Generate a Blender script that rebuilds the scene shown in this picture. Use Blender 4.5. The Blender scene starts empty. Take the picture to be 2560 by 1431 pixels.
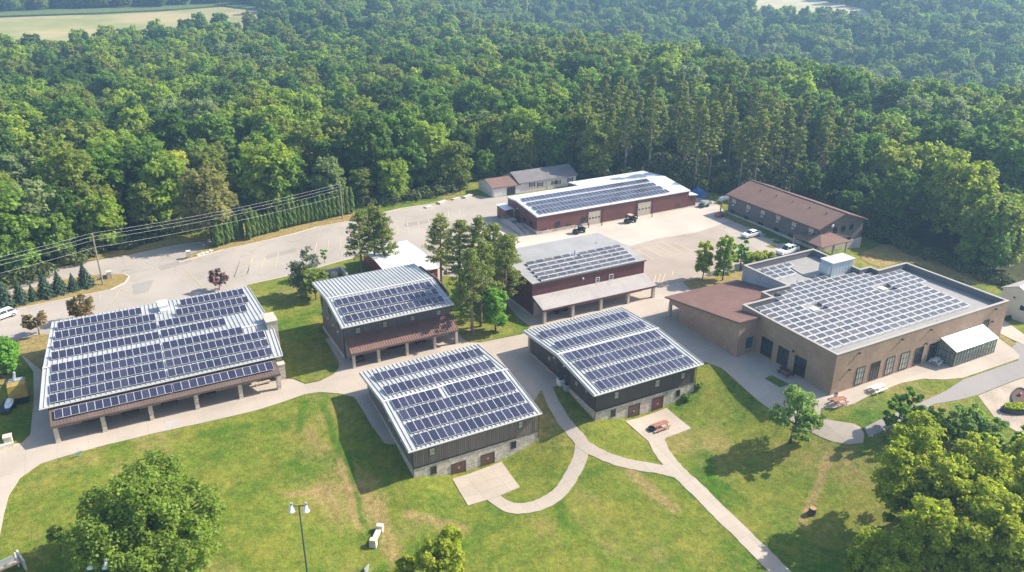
import bpy, math, random
import numpy as np
from mathutils import Vector, Matrix
from mathutils.geometry import delaunay_2d_cdt
SC = bpy.context.scene
COL = SC.collection
RND = random.Random(7)
NR = np.random.default_rng(11)
PI = math.pi
rad = math.radians
# ------------------------------------------------------------------ survey of the site
# campus frame: x along the long sides of the buildings, y away from the drone, z up, plaza at z = 0 (metres)
CAM = np.array([0., 0., 61.])
FPX, PITCH, ROLL, YAW = 2009., rad(23.618), rad(-0.2164), rad(28.2096)
def _rot():
    c, s = math.cos(PITCH), math.sin(PITCH)
    cr, sr = math.cos(ROLL), math.sin(ROLL)
    right = np.array([1, 0, 0.]); down = np.array([0, -s, -c]); fwd = np.array([0, c, -s])
    r0 = np.array([cr*right+sr*down, -sr*right+cr*down, fwd])
    rz = np.array([[math.cos(YAW), -math.sin(YAW), 0], [math.sin(YAW), math.cos(YAW), 0], [0, 0, 1]])
    return r0 @ rz
RC = _rot()
FH = np.array([RC[2][0], RC[2][1]]); FH = FH/np.linalg.norm(FH)      # horizontal heading of the drone
RH = np.array([FH[1], -FH[0]])
def ray(u, v): return RC.T @ np.array([(u-1280)/FPX, (v-715.5)/FPX, 1.])
def atz(u, v, z=0.):
    d = ray(u, v); return CAM + d*((z-CAM[2])/d[2])
def aty(u, v, y):
    d = ray(u, v); return CAM + d*((y-CAM[1])/d[1])
def atx(u, v, x):
    d = ray(u, v); return CAM + d*((x-CAM[0])/d[0])
def sstep(a, b, x):
    t = np.clip((np.asarray(x, float)-a)/(b-a), 0, 1); return t*t*(3-2*t)
# terrain: spot heights round the buildings, smooth between them
SPOTS = [(-12,103,0),(0,103,0),(10,103,0),(18,103.5,0),(20,98,-.1),(25,97,-.1),(-5,100,-.5),(5,99,-.7),(14,98,-.6),
 (0,95,-1.2),(10,90,-1.8),(20,84,-2.7),(21,77,-3.8),(10,75,-3.3),(0,80,-2.4),(-5,90,-1.2),(-14,95,-.6),(-14,85,-1.2),(-20,75,-2),(0,65,-4.2),(20,65,-4.9),
 (29.2,80.3,-2.75),(30.6,80.2,-3.15),(32.6,80.2,-3.95),(34.4,80.2,-4.45),(37.5,80.2,-4.45),(40.6,80.2,-4.45),(42,80.2,-4.5),(44,80.2,-4.15),(45.8,80.2,-3.6),(47.3,80.3,-2.85),(33,73,-4.55),(36.5,73,-4.55),(40,73,-4.55),(36.5,76.5,-4.5),(33.6,77,-4.5),(40.6,77,-4.5),(44,74,-4.4),(48,74,-3.9),(28,75,-4.0),(25,80,-3.3),(28,86,-1.7),(28,91,-.7),(27,96,0),(48.5,81,-2.4),(49.5,85,-1.1),(50,89,-.3),(50,94,0),
 (56,79,-1.6),(58.2,78.9,-2.25),(60,78.9,-2.85),(61.8,78.9,-3.15),(65,78.9,-3.2),(67.9,78.9,-3.2),(70.3,78.9,-2.75),(72.2,78.9,-2.45),(73.6,79,-1.8),(62,73.5,-3.3),(66.5,73.5,-3.3),(64,76.5,-3.25),(67.8,76,-3.25),(61.5,76,-3.25),(57,74,-3.2),(54.6,81.5,-1.45),(54,86,-.7),(54,90,-.1),(75.3,80,-1.3),(76,84,-.5),(77,88,0),(77,75,-1.9),(82,69,-.4),(86,62,-.3),
 (75,70,-2.7),(80,64,-1.9),(70,66,-3.7),(60,69,-3.8),(60,62,-4.6),(50,66,-4.6),(50,58,-5.2),(40,62,-5.2),(30,58,-5.4),(70,54,-4.5),(88,58,-.6),(100,60,-.3),(110,62,0),(125,64,0),(95,50,-1.4),(85,46,-2.4),(78,40,-4),(60,45,-5.5),(40,45,-5.8),(20,50,-5.5),(0,50,-5),(110,50,-.7),(110,35,-1.5),
 (88,67,0),(100,67,0),(115,67,0),(88,78,0),(82,84,0),(80,90,0),(76,100,0),(60,105,0),(45,104,0),(30,104,0),(20,104,0),(128,67,0),(128,86,-.2),(0,110,0),(-14,112,0),(-22,105,0),(-30,112,0),
 (-40,120,0),(-35,90,-.8),(-20,130,0),(0,130,0),(20,130,0),(40,120,0),(60,120,0),(80,120,0),(100,110,0),(118,110,0),(128,118,0),(146,109,-2),(138,109,-1),(132,125,0),(149,120,-1.6),(140,98,-1.2),(150,90,-2),(140,75,-1.2),(150,65,-1.5),(140,60,-.5),
 (-20,150,0),(0,150,0),(20,150,0),(40,150,0),(60,150,0),(80,145,0),(105,145,0),(128,145,0),(135,140,0),(-20,165,0),(0,172,0),(25,178,0),(50,178,0),(85,178,0),(110,176,0),(130,165,0),(20,-40,-8),(120,-40,-6),(-80,40,-4),(200,60,-3),(-90,150,0)]
_S = np.array(SPOTS, float); _c2 = 9.0
def _phi(r2): return np.sqrt(r2+_c2)
_n = len(_S)
_A = np.zeros((_n+1, _n+1)); _A[:_n,:_n] = _phi(((_S[:,None,:2]-_S[None,:,:2])**2).sum(-1)); _A[:_n,_n] = 1; _A[_n,:_n] = 1
_A[:_n,:_n] -= np.eye(_n)*.6
_W = np.linalg.solve(_A, np.append(_S[:,2], 0))
def _near(x, y):
    out = np.zeros(x.shape)
    for i in range(0, len(x), 4000):
        r2 = (x[i:i+4000,None]-_S[None,:,0])**2+(y[i:i+4000,None]-_S[None,:,1])**2
        out[i:i+4000] = _phi(r2)@_W[:_n]+_W[_n]
    return np.minimum(out, 0)
PLAT = ([-1.2,-.45,-.2,0,.31,.45,.64,.9,1.3], [900,780,640,520,345,290,250,225,210])      # where the near plateau ends, by bearing
def _far(x, y):
    v = x*FH[0]+y*FH[1]; u = x*RH[0]+y*RH[1]; t = u/np.maximum(v, 60)
    e = np.interp(t, *PLAT)
    fade = sstep(-.22, .15, t)
    z = -1.5*sstep(170, 240, v)*fade + np.interp(v, [165,240,330,430,520,700,900,1200], [0,-2,-7,-8,-2.5,4.5,14,40])*(1-fade)
    z = z - 34*fade*sstep(0, 110, v-e)
    rise = np.maximum(v-e-110, 0)
    z = z + fade*np.minimum(rise*.108, 70)
    z = z + 2.2*np.sin(x*.021+1)*np.sin(y*.017)*sstep(190, 300, v) + 4*np.sin(x*.009+y*.006)*sstep(300, 500, v)
    return z
# the wood begins along this line (road verge, backs of the yard buildings, east lawn)
EDGE = [(-260,60),(-60,120),(-35.2,148),(-19.3,163),(-11.5,168),(-3.6,174.2),(11.6,180.7),(21.1,183),(50,182),(64.4,180.5),(78.5,182),(85,184),(87,191),(113,191),(116,176),(131,171),(137,156),(150,140),(152.5,108),(153,99),(152,85),(153.5,77),(157,62),(170,20),(200,-60),(420,-60)]
def ground(x, y):
    x = np.atleast_1d(np.asarray(x, float)); y = np.atleast_1d(np.asarray(y, float))
    n = _near(x, y)
    v = x*FH[0]+y*FH[1]
    # distance behind the wood edge, roughly
    ex = np.array([p[0] for p in EDGE[1:-2]]); ey = np.array([p[1] for p in EDGE[1:-2]])
    w = np.maximum(sstep(186, 222, y+.12*np.abs(x)), sstep(158, 200, x))
    w = np.maximum(w, sstep(60, 140, -x-20))
    return n*(1-w)+_far(x, y)*w
def gz(x, y): return float(ground(x, y)[0])
def gp(u, v):
    """ground point seen at survey mark (u, v)"""
    d = ray(u, v); t0, t1 = None, None
    ts = np.linspace(.5, 1.25, 60)*((0-CAM[2])/d[2]) if d[2] < 0 else np.linspace(100, 900, 60)
    P = CAM[None]+ts[:,None]*d[None]; g = P[:,2]-ground(P[:,0], P[:,1])
    k = int(np.argmax(g <= 0)) if (g <= 0).any() else len(ts)-1
    a, b = ts[max(k-1,0)], ts[k]
    for _ in range(18):
        m = (a+b)/2; p = CAM+m*d
        if p[2]-gz(p[0], p[1]) > 0: a = m
        else: b = m
    return CAM+b*d
# ------------------------------------------------------------------ node helpers and materials
def newmat(name):
    m = bpy.data.materials.new(name); m.use_nodes = True
    nt = m.node_tree; nt.nodes.clear()
    out = nt.nodes.new('ShaderNodeOutputMaterial'); b = nt.nodes.new('ShaderNodeBsdfPrincipled')
    nt.links.new(b.outputs[0], out.inputs[0])
    return m, nt, b
def nd(nt, typ, **kw):
    n = nt.nodes.new(typ)
    for k, v in kw.items():
        if k.startswith('i_'): n.inputs[int(k[2:]) if k[2:].isdigit() else k[2:]].default_value = v
        else: setattr(n, k, v)
    return n
def mth(nt, op, a, b=None, clamp=False):
    n = nt.nodes.new('ShaderNodeMath'); n.operation = op; n.use_clamp = clamp
    for i, q in enumerate((a, b)):
        if q is None: continue
        if isinstance(q, (int, float)): n.inputs[i].default_value = q
        else: nt.links.new(q, n.inputs[i])
    return n.outputs[0]
def mixc(nt, f, a, b, mode='MIX'):
    n = nt.nodes.new('ShaderNodeMix'); n.data_type = 'RGBA'; n.blend_type = mode
    for i, q in ((0, f), (6, a), (7, b)):
        if isinstance(q, (int, float)): n.inputs[i].default_value = q
        elif isinstance(q, tuple): n.inputs[i].default_value = (*q[:3], 1)
        else: nt.links.new(q, n.inputs[i])
    return n.outputs[2]
def pos(nt): return nt.nodes.new('ShaderNodeNewGeometry').outputs['Position']
def noise(nt, vec, scale, detail=4, rough=.55, stretch=None):
    if stretch:
        mp = nt.nodes.new('ShaderNodeMapping'); mp.inputs['Scale'].default_value = stretch; nt.links.new(vec, mp.inputs[0]); vec = mp.outputs[0]
    n = nt.nodes.new('ShaderNodeTexNoise'); n.inputs['Scale'].default_value = scale; n.inputs['Detail'].default_value = detail; n.inputs['Roughness'].default_value = rough
    nt.links.new(vec, n.inputs['Vector']); return n.outputs[0]
def mapv(nt, v, off):
    n = nt.nodes.new('ShaderNodeVectorMath'); n.operation = 'ADD'; nt.links.new(v, n.inputs[0]); n.inputs[1].default_value = off; return n.outputs[0]
def remap(nt, f, a, b, c=0., d=1.):
    n = nt.nodes.new('ShaderNodeMapRange'); n.inputs[1].default_value = a; n.inputs[2].default_value = b; n.inputs[3].default_value = c; n.inputs[4].default_value = d
    nt.links.new(f, n.inputs[0]); return n.outputs[0]
def scale_col(nt, col, f):
    n = nt.nodes.new('ShaderNodeVectorMath'); n.operation = 'SCALE'
    if isinstance(col, tuple): n.inputs[0].default_value = col[:3]
    else: nt.links.new(col, n.inputs[0])
    nt.links.new(f, n.inputs['Scale']) if not isinstance(f, float) else None
    return n.outputs[0]
def bump(nt, b, h, dist=.02, strength=.5):
    n = nt.nodes.new('ShaderNodeBump'); n.inputs['Strength'].default_value = strength; n.inputs['Distance'].default_value = dist
    nt.links.new(h, n.inputs['Height']); nt.links.new(n.outputs[0], b.inputs['Normal'])
def alongwall(nt):
    s = nt.nodes.new('ShaderNodeSeparateXYZ'); nt.links.new(pos(nt), s.inputs[0])
    return mth(nt, 'ADD', s.outputs[0], s.outputs[1]), s.outputs[2]
M = {}
def plain(name, col, rough=.6, var=.12, scale=2.5, metal=0., spec=.5, coat=0., blot=0., blotscale=.25, stretch=None, bmp=0.):
    m, nt, b = newmat(name); p = pos(nt)
    f = remap(nt, noise(nt, p, scale, 5, .6, stretch), .3, .7, 1-var, 1+var)
    if blot:
        f = mth(nt, 'MULTIPLY', f, remap(nt, noise(nt, p, blotscale, 3), .35, .65, 1-blot, 1+blot*.6))
    nt.links.new(scale_col(nt, col, f), b.inputs['Base Color'])
    b.inputs['Roughness'].default_value = rough; b.inputs['Metallic'].default_value = metal; b.inputs['Specular IOR Level'].default_value = spec; b.inputs['Coat Weight'].default_value = coat
    if bmp: bump(nt, b, noise(nt, p, scale*4, 4), bmp, .6)
    M[name] = m; return m
def striped(name, col, dark, period, width, vertical=True, rough=.6, var=.1, alt=.0, bmp=.02):
    """boards or ribs: a darker groove every period metres"""
    m, nt, b = newmat(name); a, z = alongwall(nt); c = a if vertical else z
    q = mth(nt, 'DIVIDE', c, period); fr = mth(nt, 'FRACT', q)
    groove = mth(nt, 'LESS_THAN', fr, width)
    board = nt.nodes.new('ShaderNodeTexWhiteNoise'); board.noise_dimensions = '1D'; nt.links.new(mth(nt, 'FLOOR', q), board.inputs['W'])
    p = pos(nt)
    f = mth(nt, 'MULTIPLY', remap(nt, noise(nt, p, 1.2, 5, .6, (1,1,.3) if vertical else (.3,.3,1)), .3, .7, 1-var, 1+var), remap(nt, board.outputs[0], 0, 1, 1-alt, 1+alt))
    base = mixc(nt, groove, col, dark)
    nt.links.new(scale_col(nt, base, f), b.inputs['Base Color']); b.inputs['Roughness'].default_value = rough
    bump(nt, b, mth(nt, 'SUBTRACT', 1, groove), bmp, .8)
    M[name] = m; return m
def masonry(name, c1, c2, mortar, bw, bh, msize=.02, var=.2, rough=.85, bmp=.02):
    m, nt, b = newmat(name); a, z = alongwall(nt)
    cb = nt.nodes.new('ShaderNodeCombineXYZ'); nt.links.new(a, cb.inputs[0]); nt.links.new(z, cb.inputs[1])
    br = nt.nodes.new('ShaderNodeTexBrick'); nt.links.new(cb.outputs[0], br.inputs['Vector'])
    for k, v in (('Color1', (*c1, 1)), ('Color2', (*c2, 1)), ('Mortar', (*mortar, 1)), ('Scale', 1.), ('Mortar Size', msize), ('Brick Width', bw), ('Row Height', bh), ('Bias', -.1)): br.inputs[k].default_value = v
    p = pos(nt); f = mth(nt, 'MULTIPLY', remap(nt, noise(nt, p, 3, 5), .3, .7, 1-var, 1+var), remap(nt, noise(nt, p, .4, 3), .3, .7, .88, 1.1))
    nt.links.new(scale_col(nt, br.outputs[0], f), b.inputs['Base Color']); b.inputs['Roughness'].default_value = rough
    bump(nt, b, mth(nt, 'SUBTRACT', noise(nt, p, 8, 3), br.outputs['Fac']), bmp, .7)
    M[name] = m; return m
plain('roof_steel', (.46,.465,.455), .38, .07, .8, .0, .6, 0, .08, .3)
plain('roof_white', (.86,.87,.88), .4, .05, .5, 0, .5, 0, .06, .2)
plain('roof_brown', (.17,.118,.095), .5, .12, 1.2, 0, .5, 0, .12, .4)
plain('roof_tan', (.50,.45,.42), .45, .08, 1.2, 0, .5, 0, .08, .4)
plain('roof_redbrown', (.25,.15,.125), .5, .1, 1.5, 0, .4, 0, .1, .5)
plain('shingle_brown', (.215,.135,.11), .9, .22, 6, 0, .2, 0, .1, .35, None, .02)
plain('shingle_grey', (.20,.185,.185), .9, .25, 6, 0, .2, 0, .14, .5, None, .02)
plain('membrane', (.32,.305,.29), .85, .1, .9, 0, .3, 0, .1, .12)
plain('membrane_grey', (.33,.325,.325), .8, .08, .9, 0, .3, 0, .1, .2)
plain('trim_dark', (.06,.05,.048), .5, .1); plain('trim_brown', (.13,.085,.07), .5, .1); plain('trim_white', (.75,.75,.73), .5, .05)
plain('gutter', (.62,.62,.6), .4, .06); plain('gutter_brown', (.11,.08,.065), .45, .08)
plain('post_tan', (.50,.43,.36), .85, .14, 5, 0, .3, 0, .1, 1)
plain('concrete_wall', (.55,.51,.46), .85, .1, 3, 0, .3, 0, .12, .6)
plain('glass_dark', (.022,.03,.036), .08, .3, .4, 0, .8); plain('glass_pale', (.42,.42,.36), .25, .2, 1.5, 0, .6); plain('glass_blue', (.05,.11,.19), .08, .3, .8, 0, .9)
plain('door_brown', (.115,.062,.038), .5, .12, 3); plain('door_red', (.13,.035,.03), .5, .12, 3); plain('door_cream', (.55,.47,.36), .5, .06, 1); plain('door_white', (.7,.68,.64), .5, .05)
plain('metal_grey', (.42,.45,.47), .4, .1, 2, .3); plain('metal_dark', (.03,.032,.035), .45, .15); plain('galvanised', (.55,.57,.58), .4, .12, 3, .5)
plain('hvac_grey', (.50,.55,.57), .45, .08, 1); plain('black_rubber', (.02,.02,.021), .8, .2)
plain('paint_white', (.8,.8,.79), .25, .03, 1, 0, .5, .5); plain('paint_red', (.4,.09,.05), .5, .2); plain('car_glass', (.03,.04,.05), .05, .1, 1, 0, .8)
plain('wood_table', (.36,.17,.12), .8, .2, 6, 0, .3, 0, .15, 1.5); plain('table_white', (.72,.70,.68), .6, .06); plain('table_dark', (.085,.045,.04), .7, .15); plain('bench_dark', (.05,.03,.03), .6, .2)
plain('bark', (.12,.09,.07), .95, .35, 5, 0, .1, 0, .2, 1, (1,1,.3)); plain('bark_pale', (.30,.25,.2), .95, .3, 5, 0, .1, 0, .2, 1, (1,1,.3)); plain('bark_pine', (.27,.185,.14), .95, .3, 5, 0, .1, 0, .2, 1, (1,1,.3)); plain('stump_wood', (.42,.25,.14), .9, .25, 8)
plain('pole_wood', (.31,.26,.215), .9, .2, 4, 0, .2, 0, .1, 1, (1,1,.15)); plain('pole_green', (.05,.11,.09), .45, .1); plain('cable', (.72,.73,.72), .5, .05); plain('coping_grey', (.36,.33,.30), .6, .06); plain('liner', (.15,.15,.16), .8, .1)
plain('lime_block', (.62,.55,.45), .9, .15, 4, 0, .2, 0, .12, 1.2, None, .03); plain('yellow_box', (.42,.29,.075), .55, .15, 2, 0, .4, 0, .12, .8)
plain('tarp_blue', (.015,.13,.42), .45, .15, 2); plain('tank_white', (.72,.76,.82), .35, .04); plain('paint_blue', (.05,.13,.24), .35, .1); plain('sign_green', (.16,.32,.27), .5, .08); plain('soil', (.10,.065,.045), .95, .3, 3); plain('plastic_tan', (.5,.4,.28), .6, .1)
plain('roof_edge', (.66,.64,.6), .5, .06)
striped('siding_brown', (.215,.168,.142), (.095,.075,.066), .30, .24, True, .7, .12, .1)
striped('siding_dark', (.088,.073,.066), (.035,.03,.029), .30, .22, True, .65, .12, .08)
striped('siding_charcoal', (.165,.145,.14), (.07,.062,.062), .30, .22, True, .65, .12, .08)
striped('siding_maroon', (.135,.045,.04), (.06,.02,.019), .30, .22, True, .5, .08, .05)
striped('siding_redbrown', (.17,.062,.05), (.12,.043,.036), .32, .2, False, .5, .07, .04, .01)
striped('siding_red', (.3,.05,.035), (.13,.022,.018), .28, .2, True, .55, .1, .06)
striped('siding_lodge', (.165,.148,.14), (.085,.078,.076), .20, .2, False, .8, .12, .08)
striped('siding_white', (.68,.66,.61), (.45,.44,.41), .16, .14, False, .6, .06, .03, .01)
masonry('limestone', (.60,.52,.42), (.42,.36,.29), (.55,.49,.42), .62, .24, .02, .28)
masonry('block_tan', (.40,.275,.19), (.365,.245,.17), (.315,.215,.155), .8, .4, .02, .13, .9, .012)
masonry('block_grey', (.42,.43,.44), (.34,.36,.38), (.33,.34,.35), .8, .3, .02, .18)
def make_panel_mat(name, ca, cb):
    m, nt, b = newmat(name)
    tc = nt.nodes.new('ShaderNodeTexCoord'); s = nt.nodes.new('ShaderNodeSeparateXYZ'); nt.links.new(tc.outputs['Object'], s.inputs[0])
    fx = mth(nt, 'FRACT', mth(nt, 'DIVIDE', s.outputs[0], .158)); fy = mth(nt, 'FRACT', mth(nt, 'DIVIDE', s.outputs[1], .158))
    gx = mth(nt, 'LESS_THAN', fx, .07); gy = mth(nt, 'LESS_THAN', fy, .05)
    grid = mth(nt, 'MAXIMUM', gx, mth(nt, 'MULTIPLY', gy, .5))
    bus = mth(nt, 'LESS_THAN', mth(nt, 'ABSOLUTE', mth(nt, 'SUBTRACT', mth(nt, 'FRACT', mth(nt, 'MULTIPLY', fx, 2)), .5)), .06)
    oi = nt.nodes.new('ShaderNodeObjectInfo')
    tone = remap(nt, oi.outputs['Random'], 0, 1, .82, 1.22)
    c = mixc(nt, oi.outputs['Random'], ca, cb)
    c = mixc(nt, mth(nt, 'MULTIPLY', bus, .10), c, (.42,.43,.5)); c = mixc(nt, mth(nt, 'MULTIPLY', grid, .14), c, (.4,.41,.5))
    nt.links.new(scale_col(nt, c, tone), b.inputs['Base Color'])
    b.inputs['Roughness'].default_value = .25; b.inputs['Specular IOR Level'].default_value = .45; b.inputs['Coat Weight'].default_value = .35; b.inputs['Coat Roughness'].default_value = .08
    M[name] = m
make_panel_mat('solar_cell', (.026,.027,.062), (.034,.034,.064)); make_panel_mat('solar_cell_grey', (.066,.060,.064), (.088,.078,.076)); plain('panel_frame', (.68,.69,.72), .4, .04)
def make_grass(name, dry):
    m, nt, b = newmat(name); p = pos(nt)
    big = remap(nt, noise(nt, p, .045, 5, .6, (1,1,0)), .36, .64)
    rgh = remap(nt, noise(nt, p, .9, 7, .8), .36, .64)
    mid = remap(nt, noise(nt, p, .19, 6, .68, (1,.6,0)), .34, .66)
    fine = remap(nt, noise(nt, p, 1.7, 6, .8), .36, .64); tiny = noise(nt, p, 9, 3, .8)
    green = mixc(nt, fine, (.075,.140,.012), (.165,.225,.026))
    lush = mixc(nt, fine, (.030,.105,.008), (.080,.180,.012))
    straw = mixc(nt, fine, (.28,.195,.075), (.42,.295,.135))
    yel = mixc(nt, fine, (.180,.195,.026), (.29,.265,.05))
    c = mixc(nt, mid, green, yel)
    dz = noise(nt, p, .055, 7, .66, (1.3,.7,0))
    c = mixc(nt, remap(nt, dz, .525 if not dry else .22, .67 if not dry else .42, 0, .8), c, straw)
    lz = noise(nt, mapv(nt, p, (31,7,0)), .075, 7, .68, (.8,1.3,0))
    c = mixc(nt, remap(nt, lz, .50 if not dry else .64, .66 if not dry else .8, 0, .95), c, lush)
    # wheel tracks and mower runs
    s_ = nt.nodes.new('ShaderNodeSeparateXYZ'); nt.links.new(p, s_.inputs[0])
    run = mth(nt, 'SINE', mth(nt, 'MULTIPLY', mth(nt, 'ADD', mth(nt, 'ADD', s_.outputs[0], mth(nt, 'MULTIPLY', s_.outputs[1], .45)), mth(nt, 'MULTIPLY', noise(nt, p, .03, 2), 22)), 3.3))
    c = mixc(nt, mth(nt, 'MULTIPLY', remap(nt, run, .3, 1., 0, .30), remap(nt, noise(nt, p, .05, 3), .45, .62)), c, yel)
    def seg(a, b, w):
        a, b = gp(*a)[:2], gp(*b)[:2]; L = math.dist(a, b); d = ((b[0]-a[0])/L, (b[1]-a[1])/L)
        dx, dy = mth(nt, 'SUBTRACT', s_.outputs[0], a[0]), mth(nt, 'SUBTRACT', s_.outputs[1], a[1])
        t = mth(nt, 'ADD', mth(nt, 'MULTIPLY', dx, d[0]), mth(nt, 'MULTIPLY', dy, d[1])); q = mth(nt, 'ABSOLUTE', mth(nt, 'ADD', mth(nt, 'SUBTRACT', mth(nt, 'MULTIPLY', dx, d[1]), mth(nt, 'MULTIPLY', dy, d[0])), mth(nt, 'MULTIPLY', mth(nt, 'SUBTRACT', noise(nt, p, .25, 3), .5), w*1.6)))
        tm = mth(nt, 'MULTIPLY', remap(nt, t, 0, L*.12), remap(nt, t, L, L*.88)); return mth(nt, 'MULTIPLY', mth(nt, 'MULTIPLY', remap(nt, q, w, w*.35), tm, True), remap(nt, fine, 0, 1, .45, .9), True)
    if not dry:
        for a_, b_, w_, k in (((800,992),(862,1170),.7,'l'),((768,995),(742,1090),.7,'l'),((862,1120),(918,1330),.55,'l'),((845,1130),(900,1330),.6,'s'),((700,1240),(905,1215),.9,'s'),((1000,1280),(1180,1330),1.1,'s'),((1765,1120),(1800,1300),.9,'l'),((1380,1210),(1420,1330),1.2,'l'),((2080,1110),(2000,1330),.9,'s'),((480,1090),(640,1060),1.0,'l'),((925,1250),(1000,1420),1.6,'s'),((1560,1160),(1700,1290),1.1,'s')):
            c = mixc(nt, seg(a_, b_, w_), c, lush if k == 'l' else straw)
    f = mth(nt, 'MULTIPLY', remap(nt, tiny, .25, .75, 0.70, 1.38), remap(nt, rgh, 0, 1, .74, 1.24))
    nt.links.new(scale_col(nt, c, f), b.inputs['Base Color']); b.inputs['Roughness'].default_value = .9; b.inputs['Specular IOR Level'].default_value = .15
    bump(nt, b, mth(nt, 'ADD', fine, tiny), .12, .7)
    M[name] = m
make_grass('grass', False); make_grass('dry_grass', True)
def make_paving(name, col, joints=0., dark=.12, crack=0., rough=.85, jdark=.8):
    m, nt, b = newmat(name); p = pos(nt)
    f = mth(nt, 'MULTIPLY', remap(nt, noise(nt, p, .09, 5, .6), .3, .7, 1-dark, 1+dark*.7), remap(nt, noise(nt, p, 3, 5, .7), .25, .75, .93, 1.06))
    f = mth(nt, 'MULTIPLY', f, remap(nt, noise(nt, p, .5, 6, .7, (.35,1.6,1)), .55, .8, 1, 1-dark*.9))
    if joints:
        s = nt.nodes.new('ShaderNodeSeparateXYZ'); nt.links.new(p, s.inputs[0])
        j = mth(nt, 'MAXIMUM', *[mth(nt, 'LESS_THAN', mth(nt, 'FRACT', mth(nt, 'DIVIDE', s.outputs[k], joints)), .05/joints) for k in (0, 1)])
        f = mth(nt, 'MULTIPLY', f, remap(nt, j, 0, 1, 1, jdark))
        wn = nt.nodes.new('ShaderNodeTexWhiteNoise'); wn.noise_dimensions = '2D'; cb = nt.nodes.new('ShaderNodeCombineXYZ')
        for k in (0, 1): nt.links.new(mth(nt, 'FLOOR', mth(nt, 'DIVIDE', s.outputs[k], joints*2)), cb.inputs[k])
        nt.links.new(cb.outputs[0], wn.inputs['Vector']); f = mth(nt, 'MULTIPLY', f, remap(nt, wn.outputs[0], 0, 1, .95, 1.05))
    if crack:
        v = nt.nodes.new('ShaderNodeTexVoronoi'); v.feature = 'DISTANCE_TO_EDGE'; v.inputs['Scale'].default_value = .075; v.inputs['Randomness'].default_value = 1
        w = nt.nodes.new('ShaderNodeVectorMath'); w.operation = 'ADD'; nt.links.new(p, w.inputs[0])
        nn = nt.nodes.new('ShaderNodeTexNoise'); nn.inputs['Scale'].default_value = .3; nt.links.new(p, nn.inputs['Vector'])
        sc = nt.nodes.new('ShaderNodeVectorMath'); sc.operation = 'SCALE'; sc.inputs['Scale'].default_value = 5; nt.links.new(nn.outputs[1], sc.inputs[0]); nt.links.new(sc.outputs[0], w.inputs[1]); nt.links.new(w.outputs[0], v.inputs['Vector'])
        f = mth(nt, 'MULTIPLY', f, remap(nt, v.outputs[0], .0, .009, crack, 1.))
    nt.links.new(scale_col(nt, col, f), b.inputs['Base Color']); b.inputs['Roughness'].default_value = rough; b.inputs['Specular IOR Level'].default_value = .25
    bump(nt, b, noise(nt, p, 12, 3), .01, .4); M[name] = m
make_paving('asphalt_pale', (.405,.355,.305), 0, .15, .8); make_paving('asphalt_tan', (.385,.315,.26), 0, .15, .82); make_paving('asphalt_grey', (.30,.275,.26), 0, .1, .85)
make_paving('concrete', (.465,.395,.325), 3.6, .15); make_paving('concrete_bright', (.53,.465,.39), 4.5, .13); make_paving('path_concrete', (.46,.39,.315), 1.8, .14)
plain('kerb', (.6,.53,.44), .85, .1, 3); plain('line_yellow', (.62,.50,.27), .7, .3, 4); plain('gravel', (.46,.38,.30), .95, .25, 6, 0, .1, 0, .15, .4)
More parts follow.
